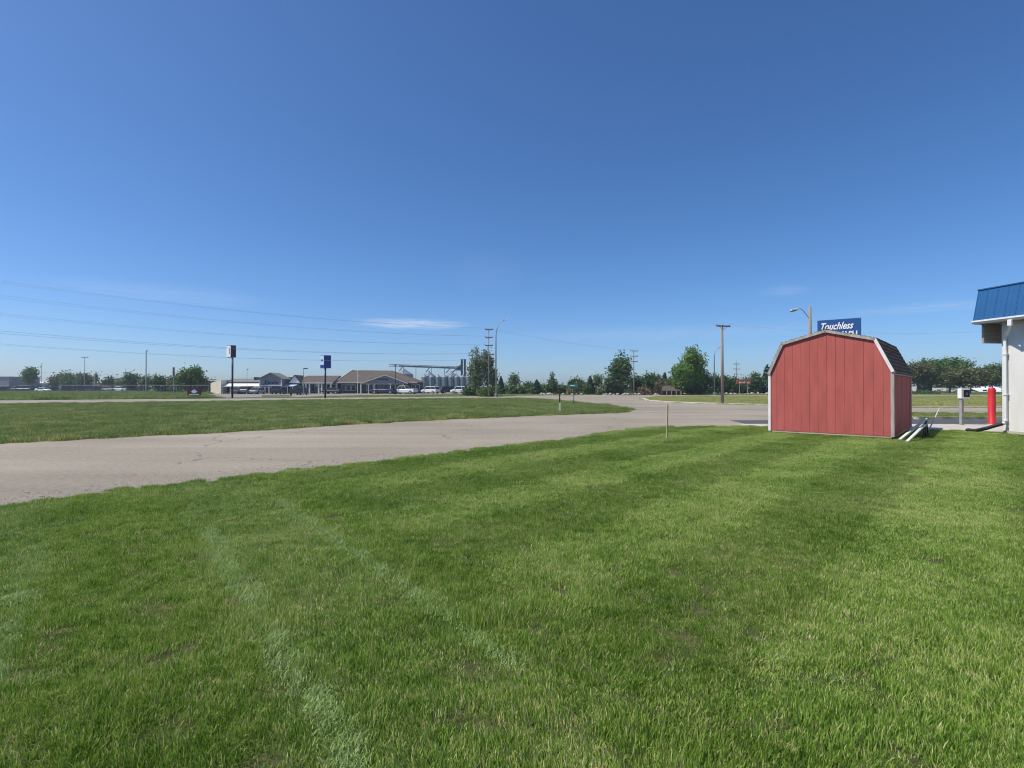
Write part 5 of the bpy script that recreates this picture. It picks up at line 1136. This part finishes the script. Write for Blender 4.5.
    if detail:
        for s in (-1, 1):
            MB().box(h - .22, h - .02, s * W * .66 - .17, s * W * .66 + .17, belt - .42, belt - .26).build('headlight', M['headlight'], t_)
            MB().box(-h - .015, -h + .1, s * W * .76 - .1, s * W * .76 + .1, belt - .38, belt - .16).build('tail_light', M['taillight'], t_)
            MB().box(cab[3] - .35, cab[3] - .15, s * (W + .10) - .07, s * (W + .10) + .07, belt + .02, belt + .18).build('mirror', M['darkmetal'], t_)
        MB().box(h - .05, h + .06, -W * .85, W * .85, low + .02, low + .22).build('bumper', M['darkmetal'], t_)
    return t_
VG = 'vehicles parked by the brown roofed building'
vehicle('pickup', 'navy', 'dark blue pickup parked below the front gable', 384, 117, R(168), VG)
vehicle('pickup', 'white', 'white pickup parked beside the dark blue pickup at the building corner', 405, 117, R(160), VG)
vehicle('suv', 'white', 'white car parked in front of the left grain bins', 430.5, 125, R(150), VG)
vehicle('suv', 'black', 'dark car parked right beside the white car nearest the poplars', 449, 127, R(25), VG)
vehicle('suv', 'white', 'white car parked nearest the poplars', 460.5, 123, R(165), VG)
vehicle('sedan', 'black', 'dark car under the white columned wing beside the blue box sign', 332, 119, R(170), VG)
vehicle('suv', 'navy', 'dark blue car in front of the central store gable', 278.3, 113, R(100), VG)
vehicle('pickup', 'green', 'dark flatbed pickup near the lamp pole by the columned wing', 299, 104, R(95), VG)
vehicle('sedan', 'grey', 'grey car parked below the white awning of the store', 239, 117, R(95), VG)
vehicle('suv', 'grey', 'dark grey tall car parked below the white awning, nearest the gable', 249, 117, R(88), VG)
vehicle('sedan', 'silver', 'silver car parked just left of the store gable', 257.5, 116, R(92), VG)
LGc = 'cars on the sales lot at far left'
g = random.Random(21); xx = 9; kk = 0
while xx < 132:
    k = g.choice(['sedan', 'suv', 'suv', 'pickup', 'van']); c = g.choice(['navy', 'black', 'black', 'grey', 'silver', 'white', 'navy', 'red'])
    d = g.uniform(172, 178); w = 5.4 * F / d
    kk += 1; lab = '%s %s in the far left row of parked cars, %s from the left' % ({'navy': 'dark blue', 'grey': 'grey', 'black': 'black', 'silver': 'silver', 'white': 'white', 'red': 'dark red'}[c], {'sedan': 'sedan', 'suv': 'tall car', 'pickup': 'pickup', 'van': 'van'}[k], ORD[kk - 1])
    ang = g.choice([R(0), R(180), R(30), R(60)]) + g.uniform(-.1, .1)
    vehicle(k, c, lab, xx, d, ang, LGc, detail=False); xx += w * (.55 if abs(math.cos(ang)) < .6 else .85) * .62 * g.uniform(.9, 1.25)

# ------------------------------------------------------------------ light haze in the air
m = bpy.data.materials.new('thin haze'); m.use_nodes = True; n = m.node_tree.nodes; l = m.node_tree.links; n.remove(n['Principled BSDF'])
v = n.new('ShaderNodeVolumePrincipled'); v.inputs['Color'].default_value = (0.80, 0.88, 1.0, 1); v.inputs['Density'].default_value = 0.0004; v.inputs['Anisotropy'].default_value = 0.2
l.new(v.outputs[0], n['Material Output'].inputs['Volume'])
hz = MB().box(-420, 420, -60, 420, -1.2, 24).build('haze', m); hz['kind'] = 'stuff'; hz['label'] = 'thin pale haze in the air over the whole place'; hz['category'] = 'haze'
SC.cycles.volume_bounces = 0
